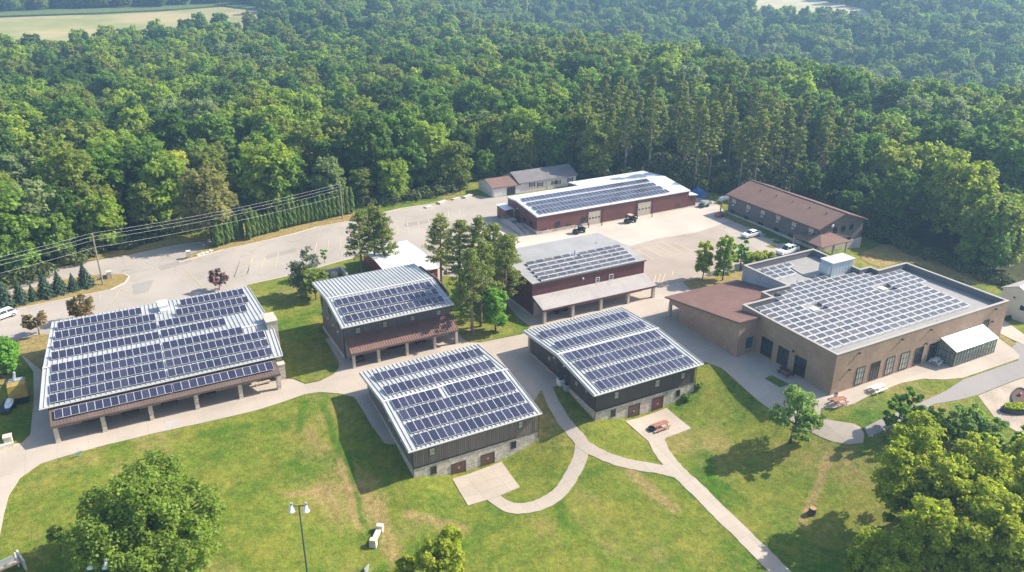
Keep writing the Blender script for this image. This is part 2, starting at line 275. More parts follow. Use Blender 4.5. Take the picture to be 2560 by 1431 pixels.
# ------------------------------------------------------------------ mesh helpers
ORG = {}
class MB:
    def __init__(s): s.v = []; s.f = []; s.m = []
    def add(s, vs, fs, mi=0):
        n = len(s.v); s.v += [tuple(float(c) for c in p) for p in vs]; s.f += [tuple(n+i for i in q) for q in fs]; s.m += [mi]*len(fs); return s
    def box(s, x0, x1, y0, y1, z0, z1, mi=0):
        return s.add([(x0,y0,z0),(x1,y0,z0),(x1,y1,z0),(x0,y1,z0),(x0,y0,z1),(x1,y0,z1),(x1,y1,z1),(x0,y1,z1)], [(0,3,2,1),(4,5,6,7),(0,1,5,4),(1,2,6,5),(2,3,7,6),(3,0,4,7)], mi)
    def hexa(s, b, t, mi=0):
        return s.add(list(b)+list(t), [(0,3,2,1),(4,5,6,7),(0,1,5,4),(1,2,6,5),(2,3,7,6),(3,0,4,7)], mi)
    def slab(s, q, t, mi=0):
        return s.hexa([(p[0],p[1],p[2]-t) for p in q], q, mi)
    def bar(s, p, q, w, h, mi=0, up=(0,0,1)):
        p = Vector(p); q = Vector(q); d = (q-p)
        if d.length < 1e-6: return s
        d.normalize(); u = Vector(up); sd = d.cross(u)
        if sd.length < 1e-3: sd = d.cross(Vector((1,0,0)))
        sd.normalize(); u = sd.cross(d).normalized(); a = sd*w/2; c = u*h/2
        return s.hexa([p-a-c, p+a-c, q+a-c, q-a-c], [p-a+c, p+a+c, q+a+c, q-a+c], mi)
    def prism(s, pts, z0, z1, mi=0):
        n = len(pts); a = sum(pts[i][0]*pts[(i+1)%n][1]-pts[(i+1)%n][0]*pts[i][1] for i in range(n))
        if a < 0: pts = pts[::-1]
        return s.add([(x,y,z0) for x,y in pts]+[(x,y,z1) for x,y in pts], [tuple(range(n-1,-1,-1)), tuple(range(n,2*n))]+[(i,(i+1)%n,n+(i+1)%n,n+i) for i in range(n)], mi)
    def ext(s, pts, d, mi=0):
        """planar 3-d polygon pushed along vector d"""
        n = len(pts); return s.add(list(pts)+[(p[0]+d[0],p[1]+d[1],p[2]+d[2]) for p in pts], [tuple(range(n-1,-1,-1)), tuple(range(n,2*n))]+[(i,(i+1)%n,n+(i+1)%n,n+i) for i in range(n)], mi)
    def tube(s, pts, rs, n=8, mi=0, cap=True):
        pts = [Vector(p) for p in pts]; k = len(pts); vs = []
        for i, p in enumerate(pts):
            d = (pts[min(i+1,k-1)]-pts[max(i-1,0)]).normalized(); a = d.cross(Vector((0,0,1)))
            if a.length < .05: a = d.cross(Vector((1,0,0)))
            a.normalize(); b = d.cross(a)
            vs += [p+(a*math.cos(2*PI*j/n)+b*math.sin(2*PI*j/n))*rs[i] for j in range(n)]
        fs = [(i*n+j, i*n+(j+1)%n, (i+1)*n+(j+1)%n, (i+1)*n+j) for i in range(k-1) for j in range(n)]
        if cap: fs += [tuple(range(n-1,-1,-1)), tuple(range((k-1)*n, k*n))]
        return s.add(vs, fs, mi)
    def ball(s, c, r, n=10, m=6, mi=0):
        if not hasattr(r, '__len__'): r = (r,r,r)
        vs = [(c[0],c[1],c[2]-r[2])]
        for i in range(1, m):
            a = -PI/2+PI*i/m; vs += [(c[0]+r[0]*math.cos(a)*math.cos(2*PI*j/n), c[1]+r[1]*math.cos(a)*math.sin(2*PI*j/n), c[2]+r[2]*math.sin(a)) for j in range(n)]
        vs.append((c[0],c[1],c[2]+r[2])); L = len(vs)-1
        fs = [(0,1+(j+1)%n,1+j) for j in range(n)]+[(1+(i-1)*n+j,1+(i-1)*n+(j+1)%n,1+i*n+(j+1)%n,1+i*n+j) for i in range(1,m-1) for j in range(n)]+[(L,1+(m-2)*n+j,1+(m-2)*n+(j+1)%n) for j in range(n)]
        return s.add(vs, fs, mi)
    def build(s, name, mats, parent=None, smooth=False, org=None):
        o3 = ORG.get(parent.name, (0,0,0)) if parent else (org or (0,0,0))
        me = bpy.data.meshes.new(name); me.from_pydata([(x-o3[0],y-o3[1],z-o3[2]) for x,y,z in s.v], [], s.f)
        for k in (mats if isinstance(mats, (list,tuple)) else [mats]): me.materials.append(M[k] if isinstance(k, str) else k)
        if len(me.materials) > 1: me.polygons.foreach_set('material_index', s.m)
        if smooth: me.polygons.foreach_set('use_smooth', [True]*len(s.f))
        me.update(); o = bpy.data.objects.new(name, me); COL.objects.link(o)
        if parent: o.parent = parent
        elif org: o.location = org
        ORG[o.name] = o3
        return o
def tag(o, label=None, cat=None, group=None, kind=None):
    for k, v in (('label', label), ('category', cat), ('group', group), ('kind', kind)):
        if v: o[k] = v
    return o
def thing(name, label, cat, loc, group=None, rot=0.):
    o = bpy.data.objects.new(name, None); o.empty_display_size = .5; COL.objects.link(o); o.location = loc; o.rotation_euler = (0,0,rot)
    tag(o, label, cat, group); ORG[o.name] = tuple(loc) if not rot else (0,0,0); return o
def kids(o): return [c for c in bpy.data.objects if c.parent == o]
def copy_tree(o, parent=None, ch=None):
    c = o.copy(); COL.objects.link(c); ORG[c.name] = ORG.get(o.name, (0,0,0))
    if parent: c.parent = parent
    for k in (ch[o.name] if ch and o.name in ch else kids(o)): copy_tree(k, c, ch)
    return c
def lerp(a, b, t): return tuple(a[i]+(b[i]-a[i])*t for i in range(3))
# ------------------------------------------------------------------ ground and paving
def build_ground():
    def axis(a, b, st, lo, hi):
        c = list(np.arange(a, b+.01, st)); d = st; x = b
        while x < hi: d *= 1.16; x += min(d, 20 if x < 1100 else 160); c.append(x)
        d = st; x = a; pre = []
        while x > lo: d *= 1.16; x -= min(d, 20 if x > -500 else 160); pre.append(x)
        return np.array(pre[::-1]+c)
    X = axis(-34, 156, 1.6, -2600, 2800); Y = axis(28, 186, 1.6, -600, 3000)
    gx, gy = np.meshgrid(X, Y, indexing='ij'); z = ground(gx.ravel(), gy.ravel())
    me = bpy.data.meshes.new('ground'); nx, ny = len(X), len(Y)
    vs = np.stack([gx.ravel(), gy.ravel(), z], 1)
    i = np.arange(nx-1)[:,None]*ny+np.arange(ny-1)[None]; i = i.ravel()
    fs = np.stack([i, i+ny, i+ny+1, i+1], 1)
    me.from_pydata(vs.tolist(), [], fs.tolist()); me.polygons.foreach_set('use_smooth', [True]*len(fs))
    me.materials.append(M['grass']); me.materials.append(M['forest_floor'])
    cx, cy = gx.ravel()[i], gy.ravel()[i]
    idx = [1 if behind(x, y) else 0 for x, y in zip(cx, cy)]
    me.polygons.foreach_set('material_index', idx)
    o = bpy.data.objects.new('ground', me); COL.objects.link(o); tag(o, kind='structure')
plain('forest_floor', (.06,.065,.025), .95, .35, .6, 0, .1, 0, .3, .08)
_EP = EDGE+[(2600,-60),(2600,2800),(-1500,2800),(-1500,60)]
_EPX = np.array([p[0] for p in _EP]); _EPY = np.array([p[1] for p in _EP])
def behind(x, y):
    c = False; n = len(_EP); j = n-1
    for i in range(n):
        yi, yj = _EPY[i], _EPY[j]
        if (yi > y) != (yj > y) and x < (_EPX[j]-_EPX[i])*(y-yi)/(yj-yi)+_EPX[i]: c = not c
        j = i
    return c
build_ground()
def C(x, y): return ('c', x, y)
def plan(pts): return [(p[1], p[2]) if p[0] == 'c' else tuple(gp(*p)[:2]) for p in pts]
def rounded(P, n=3):
    """Catmull-Rom through closed plan points"""
    k = len(P); out = []
    for i in range(k):
        a, b, c, d = (np.array(P[(i+q)%k]) for q in (-1,0,1,2))
        for t in np.linspace(0, 1, n, endpoint=False):
            out.append(tuple(.5*((2*b)+(c-a)*t+(2*a-5*b+4*c-d)*t*t+(3*b-a-3*c+d)*t**3)))
    return out
def inside(P, x, y):
    c = np.zeros(x.shape, bool); n = len(P); j = n-1
    for i in range(n):
        xi, yi = P[i]; xj, yj = P[j]
        if yi != yj: c ^= ((yi > y) != (yj > y)) & (x < (xj-xi)*(y-yi)/(yj-yi)+xi)
        j = i
    return c
def sheet(name, P, mat, dz, step=2.2, skirt=.25, kind='structure'):
    """paving or turf laid over the terrain, dz above it, with a short edge"""
    Q = []
    for i in range(len(P)):
        a, b = np.array(P[i]), np.array(P[(i+1)%len(P)]); L = np.linalg.norm(b-a); k = max(1, int(L/step))
        Q += [tuple(a+(b-a)*t/k) for t in range(k)]
    n = len(Q); xs = [p[0] for p in Q]; ys = [p[1] for p in Q]
    gx, gy = np.meshgrid(np.arange(min(xs), max(xs), step), np.arange(min(ys), max(ys), step)); gx = gx.ravel(); gy = gy.ravel(); k = inside(Q, gx, gy)
    pts = [Vector(p) for p in Q]+[Vector((a, b)) for a, b in zip(gx[k], gy[k])]
    vo, eo, fo, *_ = delaunay_2d_cdt(pts, [], [list(range(n))], 1, 1e-4)
    z = ground([p[0] for p in vo], [p[1] for p in vo])+dz
    mb = MB(); mb.add([(p[0],p[1],h) for p, h in zip(vo, z)], [tuple(f) for f in fo])
    zq = ground(xs, ys)+dz
    A = sum(Q[i][0]*Q[(i+1)%n][1]-Q[(i+1)%n][0]*Q[i][1] for i in range(n))
    for i in range(n):
        j = (i+1)%n; w = [(*Q[i],zq[i]-skirt),(*Q[j],zq[j]-skirt),(*Q[j],zq[j]),(*Q[i],zq[i])]
        mb.add(w if A > 0 else w[::-1], [(0,1,2,3)])
    o = mb.build(name, mat); tag(o, kind=kind); return o
def ribbon(pts, w, n=6):
    P = [np.array(gp(*p)[:2]) if p[0] != 'c' else np.array(p[1:]) for p in pts]; S = []
    for i in range(len(P)-1):
        a, b, c, d = P[max(i-1,0)], P[i], P[i+1], P[min(i+2,len(P)-1)]
        for t in np.linspace(0, 1, n, endpoint=False): S.append(.5*((2*b)+(c-a)*t+(2*a-5*b+4*c-d)*t*t+(3*b-a-3*c+d)*t**3))
    S.append(P[-1]); L, R = [], []
    for i, p in enumerate(S):
        d = S[min(i+1,len(S)-1)]-S[max(i-1,0)]; d /= np.linalg.norm(d); m = np.array([-d[1], d[0]])*w/2; L.append(tuple(p+m*RND.uniform(.93,1.06))); R.append(tuple(p-m*RND.uniform(.93,1.06)))
    return R+L[::-1]
LOT = [(-100,775),(-60,735),(0,710),(62,692),(125,672),(237,652),(325,637),(425,615),(537,599),(620,582),(700,568),(800,545),(880,532),(900,545),(1000,521),(1100,506),(1195,490),C(88,174.2),C(112,173),C(128,166),(1790,505),(1822,540),C(131.2,137),C(131.2,112),C(126,106),C(118,102),C(95,103),C(89,118),C(62,118),C(48,122),C(20,133),C(-12,133),C(-13,141.5),(0,862),(-100,910)]
sheet('parking_lot', plan(LOT), 'asphalt_pale', .03, 4.)
PLAZA = [(-70,1350),(0,1338),(9,1290),(22,1240),(50,1196),(100,1161),(150,1145),(250,1117),(330,1098),(450,1070),(560,1046),(640,1027),(700,1008),(760,987),(800,981),(850,985),(885,993),(902,1018),(930,1066),(962,1109),(988,1112),C(29.3,88),C(46.8,88),C(47.6,84.5),(1350,979),(1394,964),C(56.5,88),C(73,88),(1762,906),(1800,919),(1815,930),(1850,962),(1900,1006),(1948,1040),(2000,1064),(2033,1084),(2055,1095),(2081,1105),(2122,1112),(2158,1108),(2160,1085),(2150,1068),(2133,1060),(2067,1050),(2050,1040),(2052,1022),(2096,1021),(2133,1011),(2174,989),(2252,959),(2308,948),(2360,950),(2406,946),(2546,898),(2549,890),(2526,866),(2497,845),C(128,70),C(100,75),C(101,99),C(95,103),C(89,117.9),C(62,117.9),C(56,118),C(48,118),C(28,118),C(20,118),C(-11,118),C(-12,126),(56,877),(50,884),(84,931),(84,1010),(76,1088),(55,1108),(20,1113),(-70,1128)]
sheet('plaza', plan(PLAZA), 'concrete', .06)
sheet('yard', plan([(1222,556),(1262,600),(1290,628),(1400,602),(1500,592),(1575,616),(1640,598),(1735,583),(1790,566),(1832,548),(1795,514),(1722,520),(1341,590),(1300,562)]), 'concrete_bright', .05, 4.)
sheet('parking_bay', plan([(1575,617),(1640,599),(1735,584),(1792,567),(1930,645),(1880,668),(1786,690),(1746,696),(1706,704),(1648,716),(1560,640)]), 'asphalt_tan', .055, 4.)
sheet('driveway', plan([(2365,978),(2406,951),(2546,902),(2530,868),(2545,852),(2640,900),(2640,925),(2546,948),(2445,988),(2400,1000),(2330,1012),(2250,1062),(2172,1094),(2160,1070),(2250,1030)]), 'asphalt_grey', .05)
sheet('east_path', plan([(2500,800),(2512,803),(2560,838),(2640,886),(2600,882),(2525,848),(2494,832)]), 'path_concrete', .09)
sheet('gravel_bed', plan([(2445,990),(2546,950),(2640,926),(2660,1110),(2560,1090),(2490,1050)]), 'gravel', .04)
make_paving('slab_grey', (.42,.385,.35), 0, .12); make_paving('asphalt_patch', (.33,.295,.265), 0, .14)
for q in ([(411,1055),(445,1047),(452,1063),(417,1072)],[(985,930),(1020,921),(1030,938),(995,947)],[(1180,905),(1215,897),(1228,915),(1195,924)],[(1850,905),(1890,893),(1925,925),(1880,938)]): sheet('walk_slab', plan(q), 'slab_grey', .072)
for q in ([(395,668),(470,646),(482,654),(405,677)],[(330,712),(385,700),(372,730),(335,738)],[(660,640),(735,622),(742,630),(668,649)],[(1010,560),(1090,545),(1096,553),(1016,568)],[(60,742),(150,716),(156,722),(64,750)]): sheet('asphalt_repair', plan(q), 'asphalt_patch', .045)
sheet('path', ribbon([(1366,966),(1380,1000),(1404,1044),(1432,1080),(1453,1106),(1450,1145),(1426,1195),(1395,1236),(1350,1262),(1300,1272),(1262,1264),(1228,1240)], 1.9), 'path_concrete', .05)
sheet('path', ribbon([(1450,1108),(1490,1131),(1540,1152),(1600,1166),(1650,1174),(1705,1188)], 1.8), 'path_concrete', .065)
sheet('path', ribbon([(1636,1090),(1655,1130),(1690,1175),(1740,1222),(1800,1282),(1870,1350),(1950,1430),(2020,1500)], 2.3), 'path_concrete', .055)
sheet('terrace', plan([(1131,1198),(1254,1155),(1300,1219),(1252,1239),(1221,1250),(1170,1265)]), 'path_concrete', .07)
sheet('terrace', plan([(1563,1054),(1666,1021),(1728,1072),(1664,1096),(1656,1110),(1637,1118)]), 'path_concrete', .07)
def lawn(P, mat='grass', dz=.15, r=False): return sheet('lawn', rounded(plan(P), 3) if r else plan(P), mat, dz)
lawn([(620,714),(700,697),(760,682),(850,656),(905,643),(940,640),C(45.5,146),C(45,131),C(47,127.4),C(30.2,127.4),(798,790),(801,831),(826,872),(847,908),(847,921),(835,936),(800,954),(765,961),(735,949),(712,946),(703,934),C(19.4,110),C(19.2,133.5)])
lawn([C(47.3,124),C(47.3,110),(1144,832),(1158,848),(1175,857),(1203,857),(1308,836),(1326,818),(1294,796),(1265,760),(1240,725),(1180,700),(1110,690),C(55.2,131)])
lawn([(1706,705),(1746,697),(1786,691),(1850,674),(1928,652),C(119,99),C(100,99),C(93,99.6),(1733,729)], 'dry_grass')
lawn([(1912,948),(1928,940),(1971,962),(1950,969)])
lawn([C(129.2,137.5),C(131.9,137.5),C(131.9,112),C(129.6,112)])
lawn([(-60,778),(30,738),(100,717),(170,698),(235,690),(310,687),(322,694),(312,707),(275,725),(200,741),(100,761),(38,774),(0,787),(-60,806)], 'dry_grass')
lawn([(447,656),(480,636),(530,615),(600,594),(700,568),(800,546),(880,528),(900,540),(880,552),(792,568),(729,586),(680,598),(620,612),(552,626),(500,641)], 'dry_grass')
lawn([C(-13,141.3),(0,864),(-80,905),(-80,960),(20,965),(46,880),C(-12.2,127),C(-12,133.4),C(19,133.4),C(19,135.5),C(-4,138)], 'dry_grass')
lawn([(2497,846),(2494,833),(2524,850),(2540,862),(2526,867)], 'dry_grass', .1)
lawn([(-60,733),(0,708),(62,690),(125,670),(237,650),(325,635),(425,613),(537,597),(620,580),(700,566),(700,552),(620,566),(537,584),(425,599),(325,619),(237,634),(125,655),(62,674),(0,691),(-60,714)], 'dry_grass', .06)
lawn([(2150,640),(2210,612),(2300,622),(2400,660),(2480,704),(2440,712),(2360,690),(2270,655),(2200,668)], 'dry_grass', .06, True)
def kerb(P, w=.18, h=.17):
    P = plan(P); mb = MB()
    for a, b in zip(P, P[1:]):
        L = math.dist(a, b); k = max(1, int(L/6))
        for i in range(k):
            p = [a[0]+(b[0]-a[0])*i/k, a[1]+(b[1]-a[1])*i/k]; q = [a[0]+(b[0]-a[0])*(i+1)/k, a[1]+(b[1]-a[1])*(i+1)/k]
            mb.bar((*p, gz(*p)+h/2), (*q, gz(*q)+h/2), w, h)
    tag(mb.build('kerb', 'kerb'), kind='structure')
kerb([(622,713),(700,696),(760,681),(850,655),(905,642),(940,639)]); kerb([(310,686),(323,693),(313,708),(276,726),(200,742),(100,762),(38,775),(0,788),(-60,807)])
kerb([(447,657),(500,642),(552,627),(620,613),(680,599),(729,587),(792,569),(880,553),(960,533),(1000,524),(1100,509),(1190,494)]); kerb([(1706,704),(1746,696),(1786,690),(1850,673),(1928,651)])
def markings():
    def z(ox, oy, s): return lambda a, b, c, d: ((ox+a/s, oy+b/s), (ox+c/s, oy+d/s))
    A = z(440,420,2.844); B = z(0,520,4); D = z(1560,600,7.53)
    L = [A(*q) for q in [(458,660,410,790),(545,640,505,760),(640,620,605,710),(730,605,705,705),(1000,535,985,625),(1085,520,1075,610),(1170,500,1165,585),(1570,410,1575,470),(1645,395,1652,465),(1720,375,1730,450),(1795,365,1805,435),(1935,310,1940,360),(2010,298,2016,345),(925,497,975,497),(60,715,200,860)]]
    L += [B(*q) for q in [(1205,810,1155,910),(1010,870,1000,915),(695,935,670,985),(2400,530,2340,700),(2510,525,2470,680),(1200,815,1290,850)]]
    L += [D(*q) for q in [(360,120,740,330),(620,110,900,265),(700,30,1120,260),(960,50,1270,210),(230,200,560,370),(690,640,640,800),(780,630,710,820),(830,760,800,840),(600,670,570,790),(1300,700,1370,680),(920,600,910,670)]]
    mb = MB()
    for a, b in L:
        p, q = gp(*a), gp(*b); d = np.array([q[0]-p[0], q[1]-p[1]]); d /= np.linalg.norm(d); m = np.array([-d[1], d[0]])*.07
        mb.add([(p[0]-m[0],p[1]-m[1],.066),(q[0]-m[0],q[1]-m[1],.066),(q[0]+m[0],q[1]+m[1],.066),(p[0]+m[0],p[1]+m[1],.066)], [(0,1,2,3)])
    tag(mb.build('parking_markings', 'line_yellow'), kind='structure')
markings()
# ------------------------------------------------------------------ building parts
def roof(th, planes, mat, seam=.62, t=.2, name='roof', sw=.055, sh=.11, edge=True):
    """planes: (low left, low right, high right, high left); standing seams run from low to high"""
    mb = MB()
    for q in planes:
        mb.slab(q, t)
        if seam:
            a, b, c, d = (Vector(p) for p in q); L = (b-a).length; k = max(2, round(L/seam))
            nrm = (b-a).cross(d-a).normalized()
            if nrm.z < 0: nrm = -nrm
            for i in range(k+1):
                f = i/k; f = min(max(f, .003), .997); p = a.lerp(b, f)+nrm*sh/2; r = d.lerp(c, f)+nrm*sh/2
                mb.bar(p, r, sw, sh, 0, nrm)
    return mb.build(name, mat, th)
def fascia(th, lines, mat, name='fascia', w=.06, h=.26, dz=-.16):
    mb = MB()
    for a, b in lines: mb.bar((a[0],a[1],a[2]+dz), (b[0],b[1],b[2]+dz), w, h)
    return mb.build(name, mat, th)
def wall_box(th, name, mat, boxes):
    for b in boxes: o = MB().box(*b).build(name, mat, th)
    return o
def win(th, face, c, a0, a1, z0, z1, frame='trim_dark', pane='glass_dark', bars=(0,0), fw=.09, name='window', proud=.07):
    """framed window standing proud of a wall: face f looks to -y at y=c, face l to -x at x=c, face r to +x"""
    if a1 < a0: a0, a1 = a1, a0
    if z1 < z0: z0, z1 = z1, z0
    def bx(mb, p, q, r, s, d0, d1):
        if face == 'f': mb.box(p, q, c-d1, c-d0, r, s)
        elif face == 'l': mb.box(c-d1, c-d0, p, q, r, s)
        else: mb.box(c+d0, c+d1, p, q, r, s)
    f = MB(); bx(f, a0, a0+fw, z0, z1, .003, proud); bx(f, a1-fw, a1, z0, z1, .003, proud); bx(f, a0+fw, a1-fw, z0, z0+fw, .003, proud); bx(f, a0+fw, a1-fw, z1-fw, z1, .003, proud)
    for i in range(bars[0]):
        x = a0+(a1-a0)*(i+1)/(bars[0]+1); bx(f, x-fw*.3, x+fw*.3, z0+fw, z1-fw, .003, proud-.012)
    for i in range(bars[1]):
        z = z0+(z1-z0)*(i+1)/(bars[1]+1); bx(f, a0+fw, a1-fw, z-fw*.3, z+fw*.3, .003, proud-.018)
    o = f.build(name, frame, th); p = MB(); bx(p, a0+fw, a1-fw, z0+fw, z1-fw, .003, .03); p.build('pane', pane, o); ORG[o.name] = ORG[th.name]; return o
def door(th, face, c, a0, a1, z0, z1, mat, frame='trim_dark', leaves=1, name='door', lights=0):
    if a1 < a0: a0, a1 = a1, a0
    def bx(mb, p, q, r, s, d0, d1, mi=0):
        if face == 'f': mb.box(p, q, c-d1, c-d0, r, s, mi)
        else: mb.box(c-d1, c-d0, p, q, r, s, mi)
    m = MB(); w = (a1-a0)/leaves
    for i in range(leaves): bx(m, a0+i*w+.015, a0+(i+1)*w-.015, z0, z1-.02, .003, .06)
    o = m.build(name, mat, th); f = MB(); bx(f, a0-.1, a0, z0, z1+.1, .003, .09); bx(f, a1, a1+.1, z0, z1+.1, .003, .09); bx(f, a0, a1, z1, z1+.1, .003, .09)
    ORG[o.name] = ORG[th.name]; f.build('frame', frame, o); h = MB(); x = (a0+a1)/2 if leaves == 2 else a1-.15
    bx(h, x-.12, x-.05, z0+.9, z0+1.15, .061, .11)
    if leaves == 2: bx(h, x+.05, x+.12, z0+.9, z0+1.15, .061, .11)
    h.build('handle', 'galvanised', o)
    if lights:
        g = MB(); n = lights
        for i in range(n):
            p = a0+(a1-a0)*(i+.5)/n; bx(g, p-.24, p+.24, z0+(z1-z0)*.44, z0+(z1-z0)*.56, .061, .072)
        g.build('pane', 'glass_dark', o)
    return o
def pxwin(th, Z, r, y=None, x=None, **kw):
    (u0, v0), (u1, v1) = Z(r[0], r[1]), Z(r[2], r[3]); um, vm = (u0+u1)/2, (v0+v1)/2
    if y is not None: return win(th, 'f', y, aty(u0,vm,y)[0], aty(u1,vm,y)[0], aty(um,v1,y)[2], aty(um,v0,y)[2], **kw)
    return win(th, 'l', x, atx(u0,vm,x)[1], atx(u1,vm,x)[1], atx(um,v1,x)[2], atx(um,v0,x)[2], **kw)
def ZM(ox, oy, s): return lambda a, b: (ox+a/s, oy+b/s)
def panel_mesh(w, d, cell='solar_cell'):
    mb = MB(); mb.box(0, w, 0, d, 0, .045, 0); mb.box(.028, w-.028, .028, d-.028, .0445, .049, 1)
    me = bpy.data.meshes.new('solar_panel'); me.from_pydata(mb.v, [], mb.f); me.materials.append(M['panel_frame']); me.materials.append(M[cell]); me.polygons.foreach_set('material_index', mb.m); me.update(); return me
PANEL = panel_mesh(.985, 1.65); PANEL_L = panel_mesh(.985, 1.95); PANEL_W = panel_mesh(1.60, .96, 'solar_cell_grey')
def solar(th, rf, spots, mesh, rack=True, most=100):
    """spots: (x, y, z, tilt, xscale); nearest ones are panels of their own, the rest one array"""
    spots = sorted(spots, key=lambda s: (s[0]**2+s[1]**2)); o3 = ORG[th.name]
    for s in spots[:most]:
        o = bpy.data.objects.new('solar_panel', mesh); COL.objects.link(o); o.parent = rf
        o.location = (s[0]-o3[0], s[1]-o3[1], s[2]-o3[2]); o.rotation_euler = (s[3], 0, 0); o.scale = (s[4], 1, 1)
    if len(spots) > most:
        src = MB(); src.v = [tuple(v.co) for v in mesh.vertices]; src.f = [tuple(p.vertices) for p in mesh.polygons]; src.m = [p.material_index for p in mesh.polygons]
        mb = MB()
        for s in spots[most:]:
            mt = Matrix.Translation(s[:3])@Matrix.Rotation(s[3], 4, 'X')@Matrix.Diagonal((s[4],1,1,1)); n = len(mb.v)
            mb.v += [tuple(mt@Vector(v)) for v in src.v]; mb.f += [tuple(n+i for i in f) for f in src.f]; mb.m += src.m
        ar = mb.build('solar_array', ['panel_frame', mesh.materials[1].name], rf); tag(ar, kind='stuff')
    return spots
def rows2spots(rows, plane, depth=1.65, off=.26):
    """rows: (plane index, y of the lower edge, x0, x1, count); plane: (y0, z0, y1, z1, absolute tilt in degrees)"""
    out = []; racks = []
    for pi, y, x0, x1, n in rows:
        y0, z0, y1, z1, tl = plane[pi]; z = z0+(z1-z0)*(y-y0)/(y1-y0)+off; p = (x1-x0)/n
        for i in range(n): out.append((x0+i*p, y, z, rad(tl), (p-.02)/.985))
        racks.append((x0, x1, y, z, rad(tl), n))
    return out, racks
def rack(th, rf, racks, planes=None, depth=1.65):
    for x0, x1, y, z, tl, n in racks:
        mb = MB()
        for f in (.2, .8):
            yy, zz = y+depth*f*math.cos(tl), z+depth*f*math.sin(tl)-.035; mb.box(x0, x1, yy-.03, yy+.03, zz-.05, zz)
        for i in range(0, n+1, 2):
            x = x0+(x1-x0)*i/n; x = min(max(x, x0+.05), x1-.05); yy, zz = y+depth*.8*math.cos(tl), z+depth*.8*math.sin(tl)-.05
            mb.box(x-.025, x+.025, yy-.025, yy+.025, zz-.75 if tl > .2 else zz-.16, zz)
        mb.build('panel_rack', 'galvanised', rf)
def post_row(th, xs, y, z, mat, w=.5, z0=0., brace=False):
    for x in xs:
        mb = MB(); mb.box(x-w/2, x+w/2, y-w/2, y+w/2, z0-.1, z); mb.box(x-w/2-.05, x+w/2+.05, y-w/2-.05, y+w/2+.05, z0-.1, z0+.18); mb.build('post', mat, th)
def downspout(th, pts, mat='gutter_brown', r=.05):
    return MB().tube(pts, [r]*len(pts), 6).build('downspout', mat, th)
def lamp_on(th, face, c, a, z, mat='metal_dark'):
    mb = MB()
    if face == 'f': mb.box(a-.12, a+.12, c-.28, c-.003, z-.1, z+.1); mb.box(a-.15, a+.15, c-.32, c-.1, z+.1, z+.13)
    else: mb.box(c-.28, c-.003, a-.12, a+.12, z-.1, z+.1); mb.box(c-.32, c-.1, a-.15, a+.15, z+.1, z+.13)
    return mb.build('wall_lamp', mat, th)
def gutter(th, a, b, mat='gutter'):
    return MB().bar((a[0],a[1]-.07,a[2]-.12), (b[0],b[1]-.07,b[2]-.12), .13, .13).build('gutter', mat, th)
